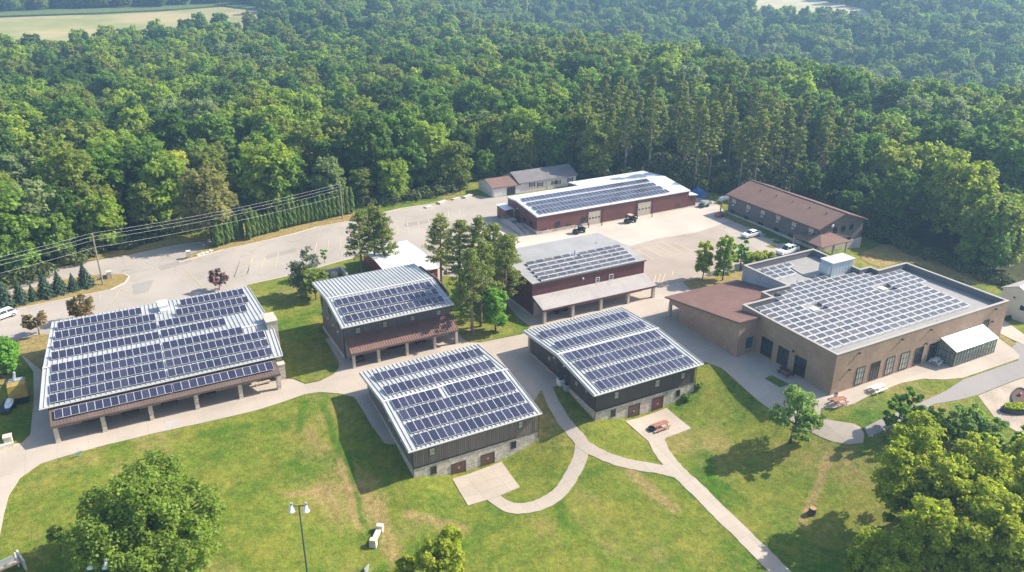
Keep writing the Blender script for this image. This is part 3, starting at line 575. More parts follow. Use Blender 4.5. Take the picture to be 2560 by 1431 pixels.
# ------------------------------------------------------------------ dining hall
def dining_hall():
    t = thing('dining_hall', 'long dining hall with light steel roof covered in solar panels and a stone post porch', 'building', (4, 118, 0))
    e, r, b = 107.9, 115.5, 134.
    EL, ER, RL, RR, BL, BR = (-12,e,4.2), (19.6,e,4.2), (-11.2,r,6.15), (19.93,r,6.15), (-10.16,b,5.0), (20.03,b,5.0)
    rf = roof(t, [(EL,ER,RR,RL), (BL,BR,RR,RL)], 'roof_steel', .62, .2)
    MB().bar((RL[0],r,6.22), (RR[0],r,6.22), .3, .06).build('ridge_cap', 'roof_edge', rf)
    gutter(t, EL, ER); fascia(t, [(EL,RL),(RL,BL),(ER,RR),(RR,BR),(BL,BR)], 'roof_edge')
    w = MB(); w.box(-10.9, 18.7, 109.1, 109.35, 0, 4.25); w.ext([(18.7,109.1,0),(18.7,133.2,0),(18.7,133.2,4.85),(18.7,115.5,5.9),(18.7,109.1,4.3)], (-.25,0,0)); w.ext([(-10.9,109.36,0),(-9.4,133.2,0),(-9.4,133.2,4.85),(-10.4,115.5,5.9),(-10.9,109.36,4.3)], (.25,0,0)); w.box(-9.2, 18.4, 133, 133.2, 0, 4.8)
    w.build('wall', 'limestone', t)
    lt = roof(t, [((-11.0,105,2.8),(18.4,105,2.8),(18.4,109.1,4.02),(-11.0,109.1,4.02))], 'roof_brown', .4, .16, 'porch_roof', .035, .045)
    fascia(t, [((-11,104.96,2.8),(18.4,104.96,2.8)),((-11,105,2.8),(-11,109.1,4.0)),((18.4,105,2.8),(18.4,109.1,4.0))], 'trim_brown', 'porch_fascia')
    MB().box(-10.7, 18.2, 105.3, 105.6, 2.36, 2.6).build('porch_beam', 'trim_brown', t)
    post_row(t, [-10.55, -5.0, .85, 6.75, 12.7, 18.1], 105.55, 2.4, 'limestone', .55)
    for x in (-9.2, 14.2): win(t, 'f', 109.1, x, x+1.5, .9, 2.2)
    for x0, x1 in ((-7.6, -4.4),): door(t, 'f', 109.1, x0, x1, 0, 2.3, 'metal_dark', 'trim_dark', 2)
    door(t, 'f', 109.1, 16.4, 18.0, 0, 2.2, 'door_red', 'trim_dark', 1)
    P = [(107.9,4.2,115.5,6.0,13.3),(115.5,6.0,134,5.0,16),(105,2.8,109.1,4.02,16.6)]
    R = [(1,129.4,-9.27,2.69,13),(1,129.6,8.54,18.62,11),(1,125.47,-9.58,4.38,15),(1,125.56,7.42,18.57,12),(1,121.65,-9.81,4.21,15),(1,121.86,4.49,17.57,13),(1,117.64,-10.02,4.12,15),(1,117.82,4.37,13.66,9),
         (0,114.1,-10.15,3.95,15),(0,114.1,4.19,15.47,11),(0,112.15,-10.31,3.87,15),(0,112.15,4.09,18.29,14),(0,110.13,-10.54,3.78,15),(0,110.13,4.01,18.28,14),(0,108.1,-10.69,3.71,15),(0,108.1,3.95,18.36,14),(2,105.8,-10.34,4.04,15),(2,105.8,4.23,17.8,13)]
    s, rk = rows2spots([q for q in R if q[0] != 2], P); s2, rk2 = rows2spots([q for q in R if q[0] == 2], P)
    solar(t, lt, s2, PANEL); solar(t, rf, s, PANEL, most=72); rack(t, rf, rk); rack(t, lt, rk2)
    ch = MB(); ch.box(18.9, 20.5, 113.9, 117.0, 0, 6.9); ch.box(18.8, 20.6, 113.8, 117.1, 6.9, 7.1); ch.build('chimney', 'limestone', t)
    h = MB(); h.box(5.2, 6.6, 129.2, 131.4, 5.0, 6.3); h.box(5.3, 6.5, 128.4, 129.2, 5.1, 5.8); h.box(5.1, 6.7, 129.1, 131.5, 6.3, 6.36); h.build('rooftop_unit', 'trim_white', t)
    v = MB().tube([(5.0,127.1,5.2),(5.0,127.1,6.1)], [.1,.1], 8).ball((5.0,127.1,6.15), .16, 8, 5); v.build('roof_vent', 'galvanised', t)
    hd = MB(); hd.box(18.75, 19.7, 108.0, 109.0, 0, 2.5); hd.box(18.72, 19.8, 107.9, 109.05, 2.5, 2.62); hd.build('side_entry', 'limestone', t)
    downspout(t, [(-11.5,107.9,4.0),(-11.0,109.0,3.6),(-11.0,109.0,.1)])
dining_hall()
# ------------------------------------------------------------------ two-storey bunkhouse
def bunkhouse():
    t = thing('bunkhouse', 'two-storey brown bunkhouse with steel roof, rusty brown porch roof and three rows of panels', 'building', (38, 115, 0))
    EL, ER, RL, RR, BL, BR = (28.3,106.6,7.2), (46.68,106.6,7.2), (28.3,114.1,8.83), (46.33,114.1,8.83), (28.3,122.5,8.45), (46.28,122.5,8.45)
    rf = roof(t, [(EL,ER,RR,RL),(BL,BR,RR,RL)], 'roof_steel', .6)
    MB().bar((28.3,114.1,8.9),(46.3,114.1,8.9),.3,.06).build('ridge_cap', 'roof_edge', rf)
    gutter(t, EL, ER); fascia(t, [(EL,RL),(RL,BL),(ER,RR),(RR,BR),(BL,BR)], 'roof_edge')
    # upper floor oversails to y 107.2, ground floor wall under the porch
    yw = 109.8
    w = MB(); w.box(29.4, 47.3, yw, yw+.2, 3.2, 7.75); w.ext([(29.4,yw+.01,0.35),(29.4,122.1,.35),(29.4,122.1,8.0),(29.4,114.1,8.6),(29.4,yw+.01,7.65)], (.2,0,0)); w.ext([(47.3,yw+.01,.35),(47.3,122.1,.35),(47.3,122.1,8.0),(47.3,114.1,8.6),(47.3,yw+.01,7.65)], (-.2,0,0)); w.box(29.6, 47.1, 121.9, 122.1, .35, 7.9)
    w.build('wall', 'siding_charcoal', t)
    wall_box(t, 'lower_wall', 'post_tan', [(29.6, 47.1, yw, yw+.2, 0, 3.2)])
    wall_box(t, 'foundation', 'concrete_wall', [(29.3, 29.42, yw, 122.2, -.2, .36), (47.28, 47.4, yw, 122.2, -.2, .36)])
    lt = roof(t, [((29.3,106.0,2.75),(47.15,106.0,2.75),(47.4,yw-.003,3.85),(29.5,yw-.003,3.85))], 'roof_redbrown', .42, .16, 'porch_roof', .06, .06)
    fascia(t, [((29.3,105.97,2.75),(47.15,105.97,2.75)),((29.3,106,2.75),(29.5,yw,3.8)),((47.15,106,2.75),(47.4,yw,3.8))], 'trim_brown', 'porch_fascia')
    MB().box(29.5, 47.0, 106.35, 106.6, 2.34, 2.56).build('porch_beam', 'trim_brown', t)
    post_row(t, [29.75, 33.7, 38.4, 43.1, 46.9], 106.5, 2.36, 'post_tan', .42)
    Z = ZM(740,620,4.208)
    for r in ((622,838,680,900),(910,772,960,838),(1200,714,1250,764),(1475,654,1525,708)): pxwin(t, Z, r, y=yw, frame='trim_brown', pane='glass_pale', bars=(0,1))
    for y, z in ((112.5,2.2),(115.2,2.2),(118.0,2.2),(121.,2.3)): lamp_on(t, 'l', 29.4, y, z+1.4, 'trim_white')
    for y in (112.5, 117., 121.5): win(t, 'l', 29.4, y-.5, y+.5, 4.6, 5.9)
    door(t, 'f', yw, 36.3, 39.2, .0, 2.3, 'metal_dark', 'trim_brown', 2); win(t, 'f', yw, 31.2, 33.2, .9, 2.1); win(t, 'f', yw, 44.2, 46.2, .9, 2.1)
    P = [(106.6,7.25,114.1,8.83,12.5)]
    s, rk = rows2spots([(0,111.5,29.32,45.3,16),(0,109.32,29.38,45.4,16),(0,107.15,29.42,45.52,16)], P, off=.22); solar(t, rf, s, PANEL); rack(t, rf, rk)
    downspout(t, [(29.2,106.9,7.0),(29.3,yw-.1,6.6),(29.3,yw-.1,.1)]); downspout(t, [(47.4,yw-.1,7.0),(47.4,yw-.1,3.9)])
bunkhouse()
# ------------------------------------------------------------------ the two hillside cabins
def cabin(nm, lab, o, EL, ER, RL, RR, BL, BR, xw, yw, zs, zb, P, R, siding, Z, up, low, drs, dmat, rear, left_st, zd):
    t = thing(nm, lab, 'building', o); rf = roof(t, [(EL,ER,RR,RL),(BL,BR,RR,RL)], 'roof_steel', .63)
    MB().bar((RL[0],RL[1],RL[2]+.07),(RR[0],RR[1],RR[2]+.07),.3,.06).build('ridge_cap', 'roof_edge', rf)
    gutter(t, EL, ER); gutter(t, (BL[0],BL[1]+.14,BL[2]), (BR[0],BR[1]+.14,BR[2])); fascia(t, [(EL,RL),(RL,BL),(ER,RR),(RR,BR)], 'roof_edge')
    x0, x1 = xw; zt = lambda y: (EL[2]+(RL[2]-EL[2])*(y-EL[1])/(RL[1]-EL[1]) if y < RL[1] else RL[2]+(BL[2]-RL[2])*(y-RL[1])/(BL[1]-RL[1]))-.22
    w = MB(); w.box(x0, x1, yw, yw+.2, zs, zt(yw)); yb = rear
    for x, d in ((x0, .2), (x1, -.2)): w.ext([(x,yw+.003,zs),(x,yb,max(zs,.3)),(x,yb,zt(yb)),(x,RL[1],zt(RL[1])),(x,yw+.003,zt(yw))], (d,0,0))
    w.box(x0+.2, x1-.2, yb-.2, yb, .3, zt(yb)); w.build('wall', siding, t)
    s = MB(); s.box(x0-.06, x1+.06, yw-.07, yw+.2, zb-2.4, zs)
    for x, d in ((x0-.06, .2), (x1+.06, -.2)): s.ext([(x,yw+.2,zb-2.4),(x,yb,-.5),(x,yb,max(zs,.3)),(x,yw+.2,zs)], (d,0,0))
    s.build('stone_base', 'limestone', t)
    MB().bar((x0-.06,yw-.08,zs+.02),(x1+.06,yw-.08,zs+.02),.1,.06).build('ledge', 'trim_dark', t)
    for r in up: pxwin(t, Z, r, y=yw, frame='trim_brown', pane='glass_pale', bars=(0,1))
    for r in low: pxwin(t, Z, r, y=yw-.07, frame='trim_brown', pane='glass_dark')
    for r, dm in zip(drs, dmat):
        um = (r[0]+r[2])/2; a = aty(*Z(r[0],(r[1]+r[3])/2),yw-.07)[0]; b = aty(*Z(r[2],(r[1]+r[3])/2-15),yw-.07)[0]; tz = aty(*Z(um,r[1]),yw-.07)[2]; door(t, 'f', yw-.07, a, b, zd, tz, dm, 'trim_dark', 2)
    for x in (x0+.35, x1-.35, (x0+x1)/2): MB().box(x-.25, x+.25, BL[1]-1.0, BL[1]-.5, -.1, zt(BL[1]-.7)).build('post', 'post_tan', t)
    sp, rk = rows2spots(R, P, off=.30); solar(t, rf, sp, PANEL_L); rack(t, rf, rk)
    for x in (x0-.1, x1+.1): downspout(t, [(x, EL[1]+.05, EL[2]-.25),(x, yw-.12, EL[2]-.6),(x, yw-.12, zb+.1)], 'trim_dark', .055)
    for y, z in left_st: lamp_on(t, 'l', x0, y, z, 'trim_white')
    return t, x0, yw
t, _, _ = cabin('cabin', 'hillside cabin with brown board siding and stone base, nearest the middle lawn', (38, 85, -1.5), (28.2,79.85,1.74),(47.5,79.85,1.74),(28.3,89.5,3.62),(47.4,89.5,3.62),(28.25,98.9,3.42),(47.1,98.9,3.42), (29.02,47.2), 80.5, -1.55, -2.72,
 [(79.85,1.64,89.6,3.49,12),(89.6,3.49,99.35,3.21,8)], [(1,94.85,29.54,46.3,16),(1,90.63,29.49,46.1,16),(0,87.3,29.45,36.3,7),(0,87.4,37.41,46.2,8),(0,85.0,29.61,46.42,16),(0,82.5,29.63,46.45,16),(0,80.1,29.58,46.63,16)], 'siding_brown',
 ZM(980,1000,4.769), [(440,570,517,665),(1503,250,1563,340)], [(457,788,533,888),(1412,492,1480,583)], [(715,750,872,900),(1065,645,1214,790)], ['door_brown','door_brown'], 97.4, [(84.,.6),(88.5,1.2)], -4.42)
t, x0, yw = cabin('cabin', 'hillside cabin with dark charcoal siding and red-brown doors, beside the tan brick hall', (65, 85, -1), (54.95,78.5,3.05),(74.3,78.5,3.05),(55.2,88.9,4.28),(74.0,88.9,4.28),(55.3,99.4,3.55),(74.2,99.4,3.55), (55.9,73.6), 79.3, -.36, -1.65,
 [(78.68,2.94,88.9,4.15,8),(88.9,4.15,99.5,3.37,6)], [(1,94.7,56.37,72.8,16),(1,90.1,56.4,72.64,16),(0,86.55,56.26,72.8,16),(0,84.1,56.38,72.85,16),(0,81.25,56.42,72.66,16),(0,78.85,56.48,72.99,16)], 'siding_dark',
 ZM(1280,740,3.766), [(962,900,1005,968),(1345,788,1390,858),(1590,723,1628,780)], [(930,1068,975,1138),(1540,885,1580,948)], [(1100,1030,1195,1140),(1322,960,1415,1065)], ['door_brown','door_red'], 97.6, [(90.5,2.9),(87.6,2.9)], -3.17)
Zc = ZM(1280,740,3.766); q = aty(*Zc(1455,918), yw-.07); tag(MB().box(q[0]-.32,q[0]+.32,yw-.11,yw-.073,q[2]-.2,q[2]+.2).build('plaque','sign_green',t))
for r in ((340,565,365,610),(595,800,622,850),(690,880,712,915)): pxwin(t, Zc, r, x=x0, frame='trim_brown', pane='glass_pale')
for a, b in ((437,490),(498,540)):
    (u0,v0),(u1,v1) = Zc(a,680), Zc(b,790); door(t, 'l', x0, atx(u0,v0+15,x0)[1], atx(u1,v1-10,x0)[1], .32, 2.35, 'metal_dark')
# ------------------------------------------------------------------ maroon barn with a porch
def barn():
    t = thing('maroon_barn', 'maroon metal barn with grey roof, tilted solar panels and a tan porch roof on posts', 'building', (75, 117, 0))
    xl, xr = 62.5, 86.55
    EL, ER, RL, RR, BL, BR = (xl,109.2,6.4),(xr,109.2,6.4),(xl,117.5,7.0),(xr,117.5,7.0),(xl,125.3,6.5),(xr,125.3,6.5)
    rf = roof(t, [(EL,ER,RR,RL),(BL,BR,RR,RL)], 'membrane_grey', 0, .22)
    fascia(t, [(EL,ER),(EL,RL),(RL,BL),(ER,RR),(RR,BR),(BL,BR)], 'trim_brown', h=.24)
    x0, x1, y0, y1 = 62.75, 86.3, 109.4, 125.1
    w = MB(); w.box(x0, x1, y0, y0+.2, 2.9, 6.2); w.box(x0+.2, x1-.2, y1-.2, y1, .4, 6.3)
    for x, d in ((x0,.2),(x1,-.2)): w.ext([(x,y0+.003,.4),(x,y1,.4),(x,y1,6.25),(x,117.5,6.75),(x,y0+.003,6.2)], (d,0,0))
    w.build('wall', 'siding_maroon', t); wall_box(t, 'lower_wall', 'post_tan', [(x0+.2, x1-.2, y0+.01, y0+.2, 0, 2.9)])
    wall_box(t, 'foundation', 'concrete_wall', [(x0-.08, x0+.12, y0, y1, -.2, .42), (x1-.12, x1+.08, y0, y1, -.2, .42)])
    roof(t, [((62.75,105.9,2.72),(86.85,105.9,2.5),(86.6,109.397,3.75),(62.6,109.397,3.95))], 'roof_tan', .3, .16, 'porch_roof', .04, .04)
    fascia(t, [((62.75,105.86,2.72),(86.85,105.86,2.5)),((62.75,105.9,2.7),(62.6,109.4,3.9)),((86.85,105.9,2.5),(86.6,109.4,3.7))], 'siding_maroon', 'porch_fascia', .07, .3)
    MB().hexa([(63,106.1,2.2),(86.5,106.1,2.0),(86.5,106.35,2.0),(63,106.35,2.2)],[(63,106.1,2.45),(86.5,106.1,2.25),(86.5,106.35,2.25),(63,106.35,2.45)]).build('porch_beam', 'trim_brown', t)
    post_row(t, [63.3, 68.95, 74.8, 80.7, 86.3], 106.25, 2.25, 'post_tan', .5)
    Z = ZM(1180,380,3.252)
    for r in ((1005,1020,1035,1060),(1113,995,1147,1038)): pxwin(t, Z, r, y=y0, frame='trim_white', pane='glass_dark', bars=(0,1))
    a = aty(*Z(900,1028), y0); lamp_on(t, 'f', y0, a[0], a[2], 'trim_white')
    sp = []
    for y, xa, xb, n in ((115.5,65.17,74.55,5),(115.3,76.15,85.54,5),(113.9,64.88,85.43,11),(112.4,64.77,85.2,11),(110.85,64.59,84.97,11),(109.4,64.44,84.65,11)):
        p = (xb-xa)/n; sp += [(xa+i*p, y, 6.4+.072*(y-109.2)+.22, rad(13), (p-.22)/1.62) for i in range(n)]
    solar(t, rf, sp, PANEL_W)
    mb = MB()
    for x, y, z, tl, sx in sp:
        for dx in (.12, 1.62*sx-.12): mb.bar((x+dx, y-.12, z-.06), (x+dx, y+1.05, z-.04), .1, .08); mb.box(x+dx-.03, x+dx+.03, y+.86, y+.92, z-.1, z+.2)
        mb.box(x-.1, x+1.62*sx+.1, y-.16, y-.02, z-.14, z-.02)
    mb.build('panel_rack', 'panel_frame', rf)
    for x, y, h, r in ((75.4,116.2,.9,.14),(74.9,116.3,.35,.12),(82.5,119.6,.3,.1)): MB().tube([(x,y,6.9),(x,y,6.95+h)],[r,r],8).build('roof_vent', 'metal_grey', rf)
    downspout(t, [(62.6,109.2,6.1),(62.6,109.3,.2)])
barn()
# ------------------------------------------------------------------ red-brown warehouse
def warehouse():
    t = thing('warehouse', 'long red-brown metal warehouse with bright white roof, panels and two cream garage doors', 'building', (105, 150, 0))
    y0, ry, yb = 145.6, 155.2, 164.6
    z = lambda y: 4.32+(y-145.7)*.1 if y < ry else 5.27-(y-ry)*.092
    xl, xr, xm = 84.1, 127.05, 104.0
    rf = roof(t, [((xl,145.4,4.3),(xr,145.4,4.3),(xr,ry,5.27),(xl,ry,5.27)), ((xm,yb,z(yb)),(xr,yb,z(yb)),(xr,ry,5.268),(xm,ry,5.268)), ((xl,159.6,z(159.6)),(xm,159.6,z(159.6)),(xm,ry,5.268),(xl,ry,5.268))], 'roof_white', .9, .18, 'roof', .05, .05)
    fascia(t, [((xl,145.4,4.3),(xr,145.4,4.3)),((xl,145.4,4.3),(xl,ry,5.27)),((xr,145.4,4.3),(xr,ry,5.27)),((xr,ry,5.27),(xr,yb,z(yb))),((xl,ry,5.27),(xl,159.6,z(159.6)))], 'roof_white', h=.2)
    w = MB(); w.box(84.3, 126.9, y0, y0+.2, 0, 4.12)
    for x, d, e in ((84.3,.2,159.4),(126.9,-.2,164.4)): w.ext([(x,y0+.003,0),(x,e,0),(x,e,z(e)-.2),(x,ry,5.05),(x,y0+.003,4.1)], (d,0,0))
    w.box(84.5, xm, 159.2, 159.4, 0, z(159.4)-.2); w.ext([(xm,159.4,0),(xm,164.4,0),(xm,164.4,z(164.4)-.2),(xm,159.4,z(159.4)-.2)], (.2,0,0)); w.box(xm+.2, 126.7, 164.2, 164.4, 0, 4.2)
    w.build('wall', 'siding_redbrown', t)
    wall_box(t, 'stone_base', 'limestone', [(84.2, 97.6, y0-.12, y0, -.2, .62), (84.12, 84.3, y0-.12, 154, -.2, .85)])
    Z = ZM(1180,380,3.252)
    for a, b in (((945,492),(1043,472)),((1347,415),(1452,404))):
        xa, xb = aty(*Z(a[0],a[1]+60),y0)[0], aty(*Z(b[0],b[1]+60),y0)[0]; zt = aty(*Z((a[0]+b[0])/2,(a[1]+b[1])/2),y0)[2]
        door(t, 'f', y0, xa, xb, 0, zt, 'door_cream', 'trim_brown', 1, 'garage_door', 4)
    for r in ((685,600,712,660),(893,565,918,622)):
        xa, xb = aty(*Z(r[0],r[1]+30),y0)[0], aty(*Z(r[2],r[1]+30),y0)[0]; door(t, 'f', y0, xa, xb, .02, 2.1, 'metal_dark', 'trim_dark')
    for r in ((570,622,603,652),(770,586,806,616),(1255,498,1280,526),(1660,421,1688,438)): pxwin(t, Z, r, y=y0, frame='trim_dark', pane='glass_dark')
    for u in (1060, 1330, 1462, 527): x = aty(*Z(u,560),y0)[0]; downspout(t, [(x,y0-.08,4.1),(x,y0-.08,.1)])
    Z2 = ZM(1180,480,8.94)
    xw = 84.3; c0, c1 = atx(*Z2(890,560),xw)[1], atx(*Z2(960,600),xw)[1]; door(t, 'l', xw, c0, c1, .9, 3.0, 'door_cream', 'trim_dark', 1, 'garage_door', 2)
    for a, b in ((1140,1195),(1300,1355)): win(t, 'l', xw, atx(*Z2(a,720),xw)[1], atx(*Z2(b,740),xw)[1], 1.3, 2.3)
    d0, d1 = atx(*Z2(1000,620),xw)[1], atx(*Z2(1050,640),xw)[1]; door(t, 'l', xw, d0, d1, .9, 3.0, 'metal_dark'); lamp_on(t, 'l', xw, (d0+d1)/2, 3.5, 'trim_white'); lamp_on(t, 'l', xw, 150.2, 4.1)
    a = MB(); a.box(82.2, 84.3, 156.5, 160.8, 0, 2.75); a.build('left_annex', 'siding_redbrown', t); MB().slab([(82.0,156.3,2.9),(84.29,156.3,2.95),(84.29,161,2.95),(82.0,161,2.9)], .12).build('annex_roof', 'roof_white', t)
    a = MB(); a.box(126.9, 129.4, 145.75, 157, 0, 2.7); a.build('right_annex', 'siding_redbrown', t); MB().slab([(126.91,145.5,3.05),(129.7,145.5,2.75),(129.7,157.2,2.75),(126.91,157.2,3.05)], .1).build('annex_roof', 'roof_white', t)
    P = [(145.7,4.3,155.2,5.25,6.5)]
    s, rk = rows2spots([(0,153.3,85.26,121.0,35),(0,150.6,85.22,121,35),(0,148.15,85.24,121.17,35),(0,145.8,85.09,121.34,35)], P, off=.2); solar(t, rf, s, PANEL_L)
    # steps and ramp with steel railings along the west wall
    st = MB()
    for i in range(6): st.box(82.2, 84.1, 151.6-.34*i, 154-.34*i if i == 0 else 151.94-.34*i, -.1, .9-.15*i)
    st.box(80.6, 84.1, 151.9, 156, -.1, .9); st.hexa([(80.6,145.5,-.2),(82.1,145.5,-.2),(82.1,151.9,-.2),(80.6,151.9,-.2)],[(80.6,145.5,.02),(82.1,145.5,.02),(82.1,151.9,.9),(80.6,151.9,.9)]); st.build('ramp', 'concrete', t)
    for x in (80.65, 82.08):
        r = MB()
        for k in range(9):
            y = 145.6+k*.79; zz = .02+(y-145.5)*.137; r.tube([(x,y,zz),(x,y,zz+1.0)], [.03]*2, 5)
        for h in (.35, .68, 1.0): r.tube([(x,145.6,.02+h),(x,151.9,.9+h),(x,155.9,.9+h)], [.028]*3, 5)
        r.build('railing', 'galvanised', t)
warehouse()
# ------------------------------------------------------------------ tan brick commons with annex
def commons():
    t = thing('commons_building', 'large tan brick hall with flat panelled roof, tall dark windows and brown metal side roof', 'building', (108, 82, 0))
    O = [(88,66.6),(127.6,66.6),(127.2,85.7),(119.75,85.6),(119.75,87.4),(117.2,87.4),(117.6,98.5),(100,98.4),(100.2,88),(94.35,88.1),(94.35,85.7),(88,85.7)]
    zp, zr = 6.62, 5.5
    def offs(P, d):
        n = len(P); out = []
        for i in range(n):
            a, b, c = (np.array(P[(i+k)%n]) for k in (-1,0,1)); e1 = (b-a)/np.linalg.norm(b-a); e2 = (c-b)/np.linalg.norm(c-b); n1 = np.array([-e1[1],e1[0]]); n2 = np.array([-e2[1],e2[0]]); m = n1+n2; m /= max(1e-6, (1+n1@n2)); out.append(tuple(b+m*d))
        return out
    I = offs(O, .35); n = len(O); stone = {6, 7, 8}
    w = MB(); g = MB()
    for i in range(n):
        j = (i+1)%n; m = g if i in stone else w
        m.hexa([(*O[i],-.4),(*O[j],-.4),(*I[j],-.4),(*I[i],-.4)], [(*O[i],zp-.003),(*O[j],zp-.003),(*I[j],zp-.003),(*I[i],zp-.003)])
    w.build('wall', 'block_tan', t); g.build('stone_wall', 'block_grey', t)
    rf = MB(); rf.prism(I, zr-.2, zr); rf = rf.build('roof', 'membrane', t)
    cp = MB(); Oc, Ic = offs(O, -.05), offs(O, .42)
    for i in range(n):
        j = (i+1)%n; cp.hexa([(*Oc[i],zp),(*Oc[j],zp),(*Ic[j],zp),(*Ic[i],zp)], [(*Oc[i],zp+.09),(*Oc[j],zp+.09),(*Ic[j],zp+.09),(*Ic[i],zp+.09)])
    cp.build('coping', 'coping_grey', t); ln = MB(); Il = offs(O, .36)
    for i in range(n):
        j = (i+1)%n; ln.add([(*I[i],zr),(*I[j],zr),(*I[j],zp-.01),(*I[i],zp-.01)] if 0 else [(*Il[i],zr),(*Il[j],zr),(*Il[j],zp-.005),(*Il[i],zp-.005)], [(3,2,1,0)])
    ln.build('parapet_liner', 'liner', t)
    sp = []
    px, py = 1.837, 1.425
    holes = {(4,7),(5,7),(4,8),(5,8),(13,8),(14,8),(13,7),(14,7)}
    for j in range(14):
        y = 69.55+py*j
        for i in range(-1, 21):
            x = 88.95+px*i+(y-69.5)*.076
            if (i, j) in holes or x < 88.6: continue
            xe = 122.2+(y-69.5)*.24
            if x+1.6 > xe: continue
            if j == 11 and (x < 95.4 or x > 118.3): continue
            if j == 12 and (x < 96.6 or x > 116.5): continue
            if j == 13 and (x < 101.3 or x > 109.6): continue
            if y > 84.3 and x > 118.2: continue
            sp.append((x, y, zr+.44, rad(9), 1.0))
    for j in range(3):
        for i in range(3+(j == 2)): sp.append((101.7+px*i+.25*j, 92.6+1.42*j, zr+.44, rad(9), 1.0))
    solar(t, rf, sp, PANEL_W)
    mb = MB()
    for q_, (x, y, z, tl, sx) in enumerate(sp):
        if q_ == len(sp)-10: mb.build('panel_rack', 'paint_white', rf); mb = MB()
        mb.bar((x+1.715, y-.25, z-.02), (x+1.715, y+1.1, z+.12), .09, .06); mb.box(x-.05, x+1.7, y+.99, y+1.06, z-.4, z+.13); mb.box(x-.05, x+1.7, y-.13, y-.03, z-.4, z-.03)
    mb.build('panel_rack', 'paint_white', rf)
    for x, y in ((98.3,80.3),(115.1,80.8)):
        k = MB(); k.box(x-.5, x+.5, y-.5, y+.5, zr, zr+.45); k.box(x-.6, x+.6, y-.6, y+.6, zr+.45, zr+.5); k.build('roof_hatch', 'trim_white', rf)
    h = MB(); h.box(111.9, 117.2, 89.0, 91.6, zr+.1, zr+2.6); h.box(111.7, 117.4, 88.8, 91.8, zr+2.6, zr+2.7); h.box(111.2, 111.9, 89.2, 91.3, zr+.5, zr+1.9); h.hexa([(111.2,89.2,zr+1.9),(111.9,89.2,zr+1.9),(111.9,91.3,zr+1.9),(111.2,91.3,zr+1.9)],[(111.85,89.2,zr+2.3),(111.9,89.2,zr+2.3),(111.9,91.3,zr+2.3),(111.85,91.3,zr+2.3)])
    hv = h.build('air_handler', 'hvac_grey', rf); ORG[hv.name] = ORG[t.name]
    k = MB(); k.box(111.7, 117.3, 88.9, 91.7, zr, zr+.1)
    for x in np.arange(112.4, 117, .75): k.box(x-.02, x+.02, 88.97, 89.0, zr+.2, zr+2.5)
    k.build('louvre', 'metal_grey', hv)
    cb = MB().tube([(109.2,97.2,zr+.06),(108.8,95.4,zr+.06),(108.3,93.2,zr+.06),(108.1,91.3,zr+.06),(109.2,89.6,zr+.06)], [.07]*5, 6); cb.build('roof_conduit', 'metal_dark', rf)
    for x, y, hh in ((103.5,97.2,.6),(109.3,97.4,.8),(108.4,89.4,.9),(110.4,90.4,.9),(104.6,89.9,.5),(96.3,87.3,.5),(89.9,84.9,.4),(107.2,67.8,.3),(119.6,68.0,.3),(112.4,68.4,.3)): MB().tube([(x,y,zr),(x,y,zr+hh)],[.09,.09],7).build('roof_vent', 'metal_grey', rf)
    # lower annex with a brown metal roof falling away to the back
    za = lambda y: 6.22-.156*(y-81.8)
    av = MB(); av.slab([(83.6,81.6,za(81.6)),(87.95,81.6,za(81.6)),(87.95,85.7,za(85.7)),(83.6,85.7,za(85.7))], .22); av.slab([(83.6,85.7,za(85.7)),(94.3,85.7,za(85.7)),(94.3,88.0,za(88)),(83.6,88.0,za(88))], .22); av.slab([(83.6,88,za(88)),(99.95,88,za(88)),(99.95,99.6,za(99.6)),(83.6,99.6,za(99.6))], .22)
    for k in range(44):
        y = 81.7+k*.41
        if y > 99.5: break
        xe = 87.9 if y < 85.7 else 94.25 if y < 88 else 99.9; av.bar((83.6,y,za(y)+.035),(xe,y,za(y)+.035),.09,.08)
    av.build('annex_roof', 'roof_redbrown', t)
    fascia(t, [((83.58,81.6,za(81.6)),(83.58,99.6,za(99.6))),((83.6,81.58,za(81.6)),(87.9,81.58,za(81.6)))], 'trim_brown', 'fascia', .06, .2, -.13)
    aw = MB(); aw.ext([(84,81.8,-.2),(84,95.9,-.2),(84,95.9,za(95.9)-.2),(84,81.8,za(81.8)-.2)], (.3,0,0)); aw.ext([(84.3,81.8,-.2),(88,81.8,-.2),(88,81.8,za(81.8)-.2),(84.3,81.8,za(81.8)-.2)], (0,.3,0)); aw.ext([(84,95.9,2.5),(84,98.8,2.5),(84,98.8,za(98.8)-.2),(84,95.9,za(95.9)-.2)], (.3,0,0)); aw.box(84.3, 99.9, 95.6, 95.9, -.2, za(96)-.25); aw.box(84.3, 99.9, 98.5, 98.8, 2.5, za(98.8)-.2)
    aw.build('annex_wall', 'block_tan', t); MB().box(83.95, 84.4, 98.35, 98.85, -.1, 2.5).build('post', 'post_tan', t)
    Z = ZM(1640,700,4.616)
    pxwin(t, Z, (1040,665,1108,778), y=81.8, frame='trim_dark', pane='glass_blue', bars=(1,1))
    for r in ((1212,680,1342,890),(1400,785,1525,1005),(1590,895,1728,1120)): win(t, 'l', 88, atx(*Z(r[0],(r[1]+r[3])/2-20),88)[1], atx(*Z(r[2],(r[1]+r[3])/2+20),88)[1], .35, 3.35, 'metal_dark', 'glass_dark', (2,2), .11)
    lamp_on(t, 'l', 88, 74.2, 3.7)
    Z = ZM(1640,600,2.752)
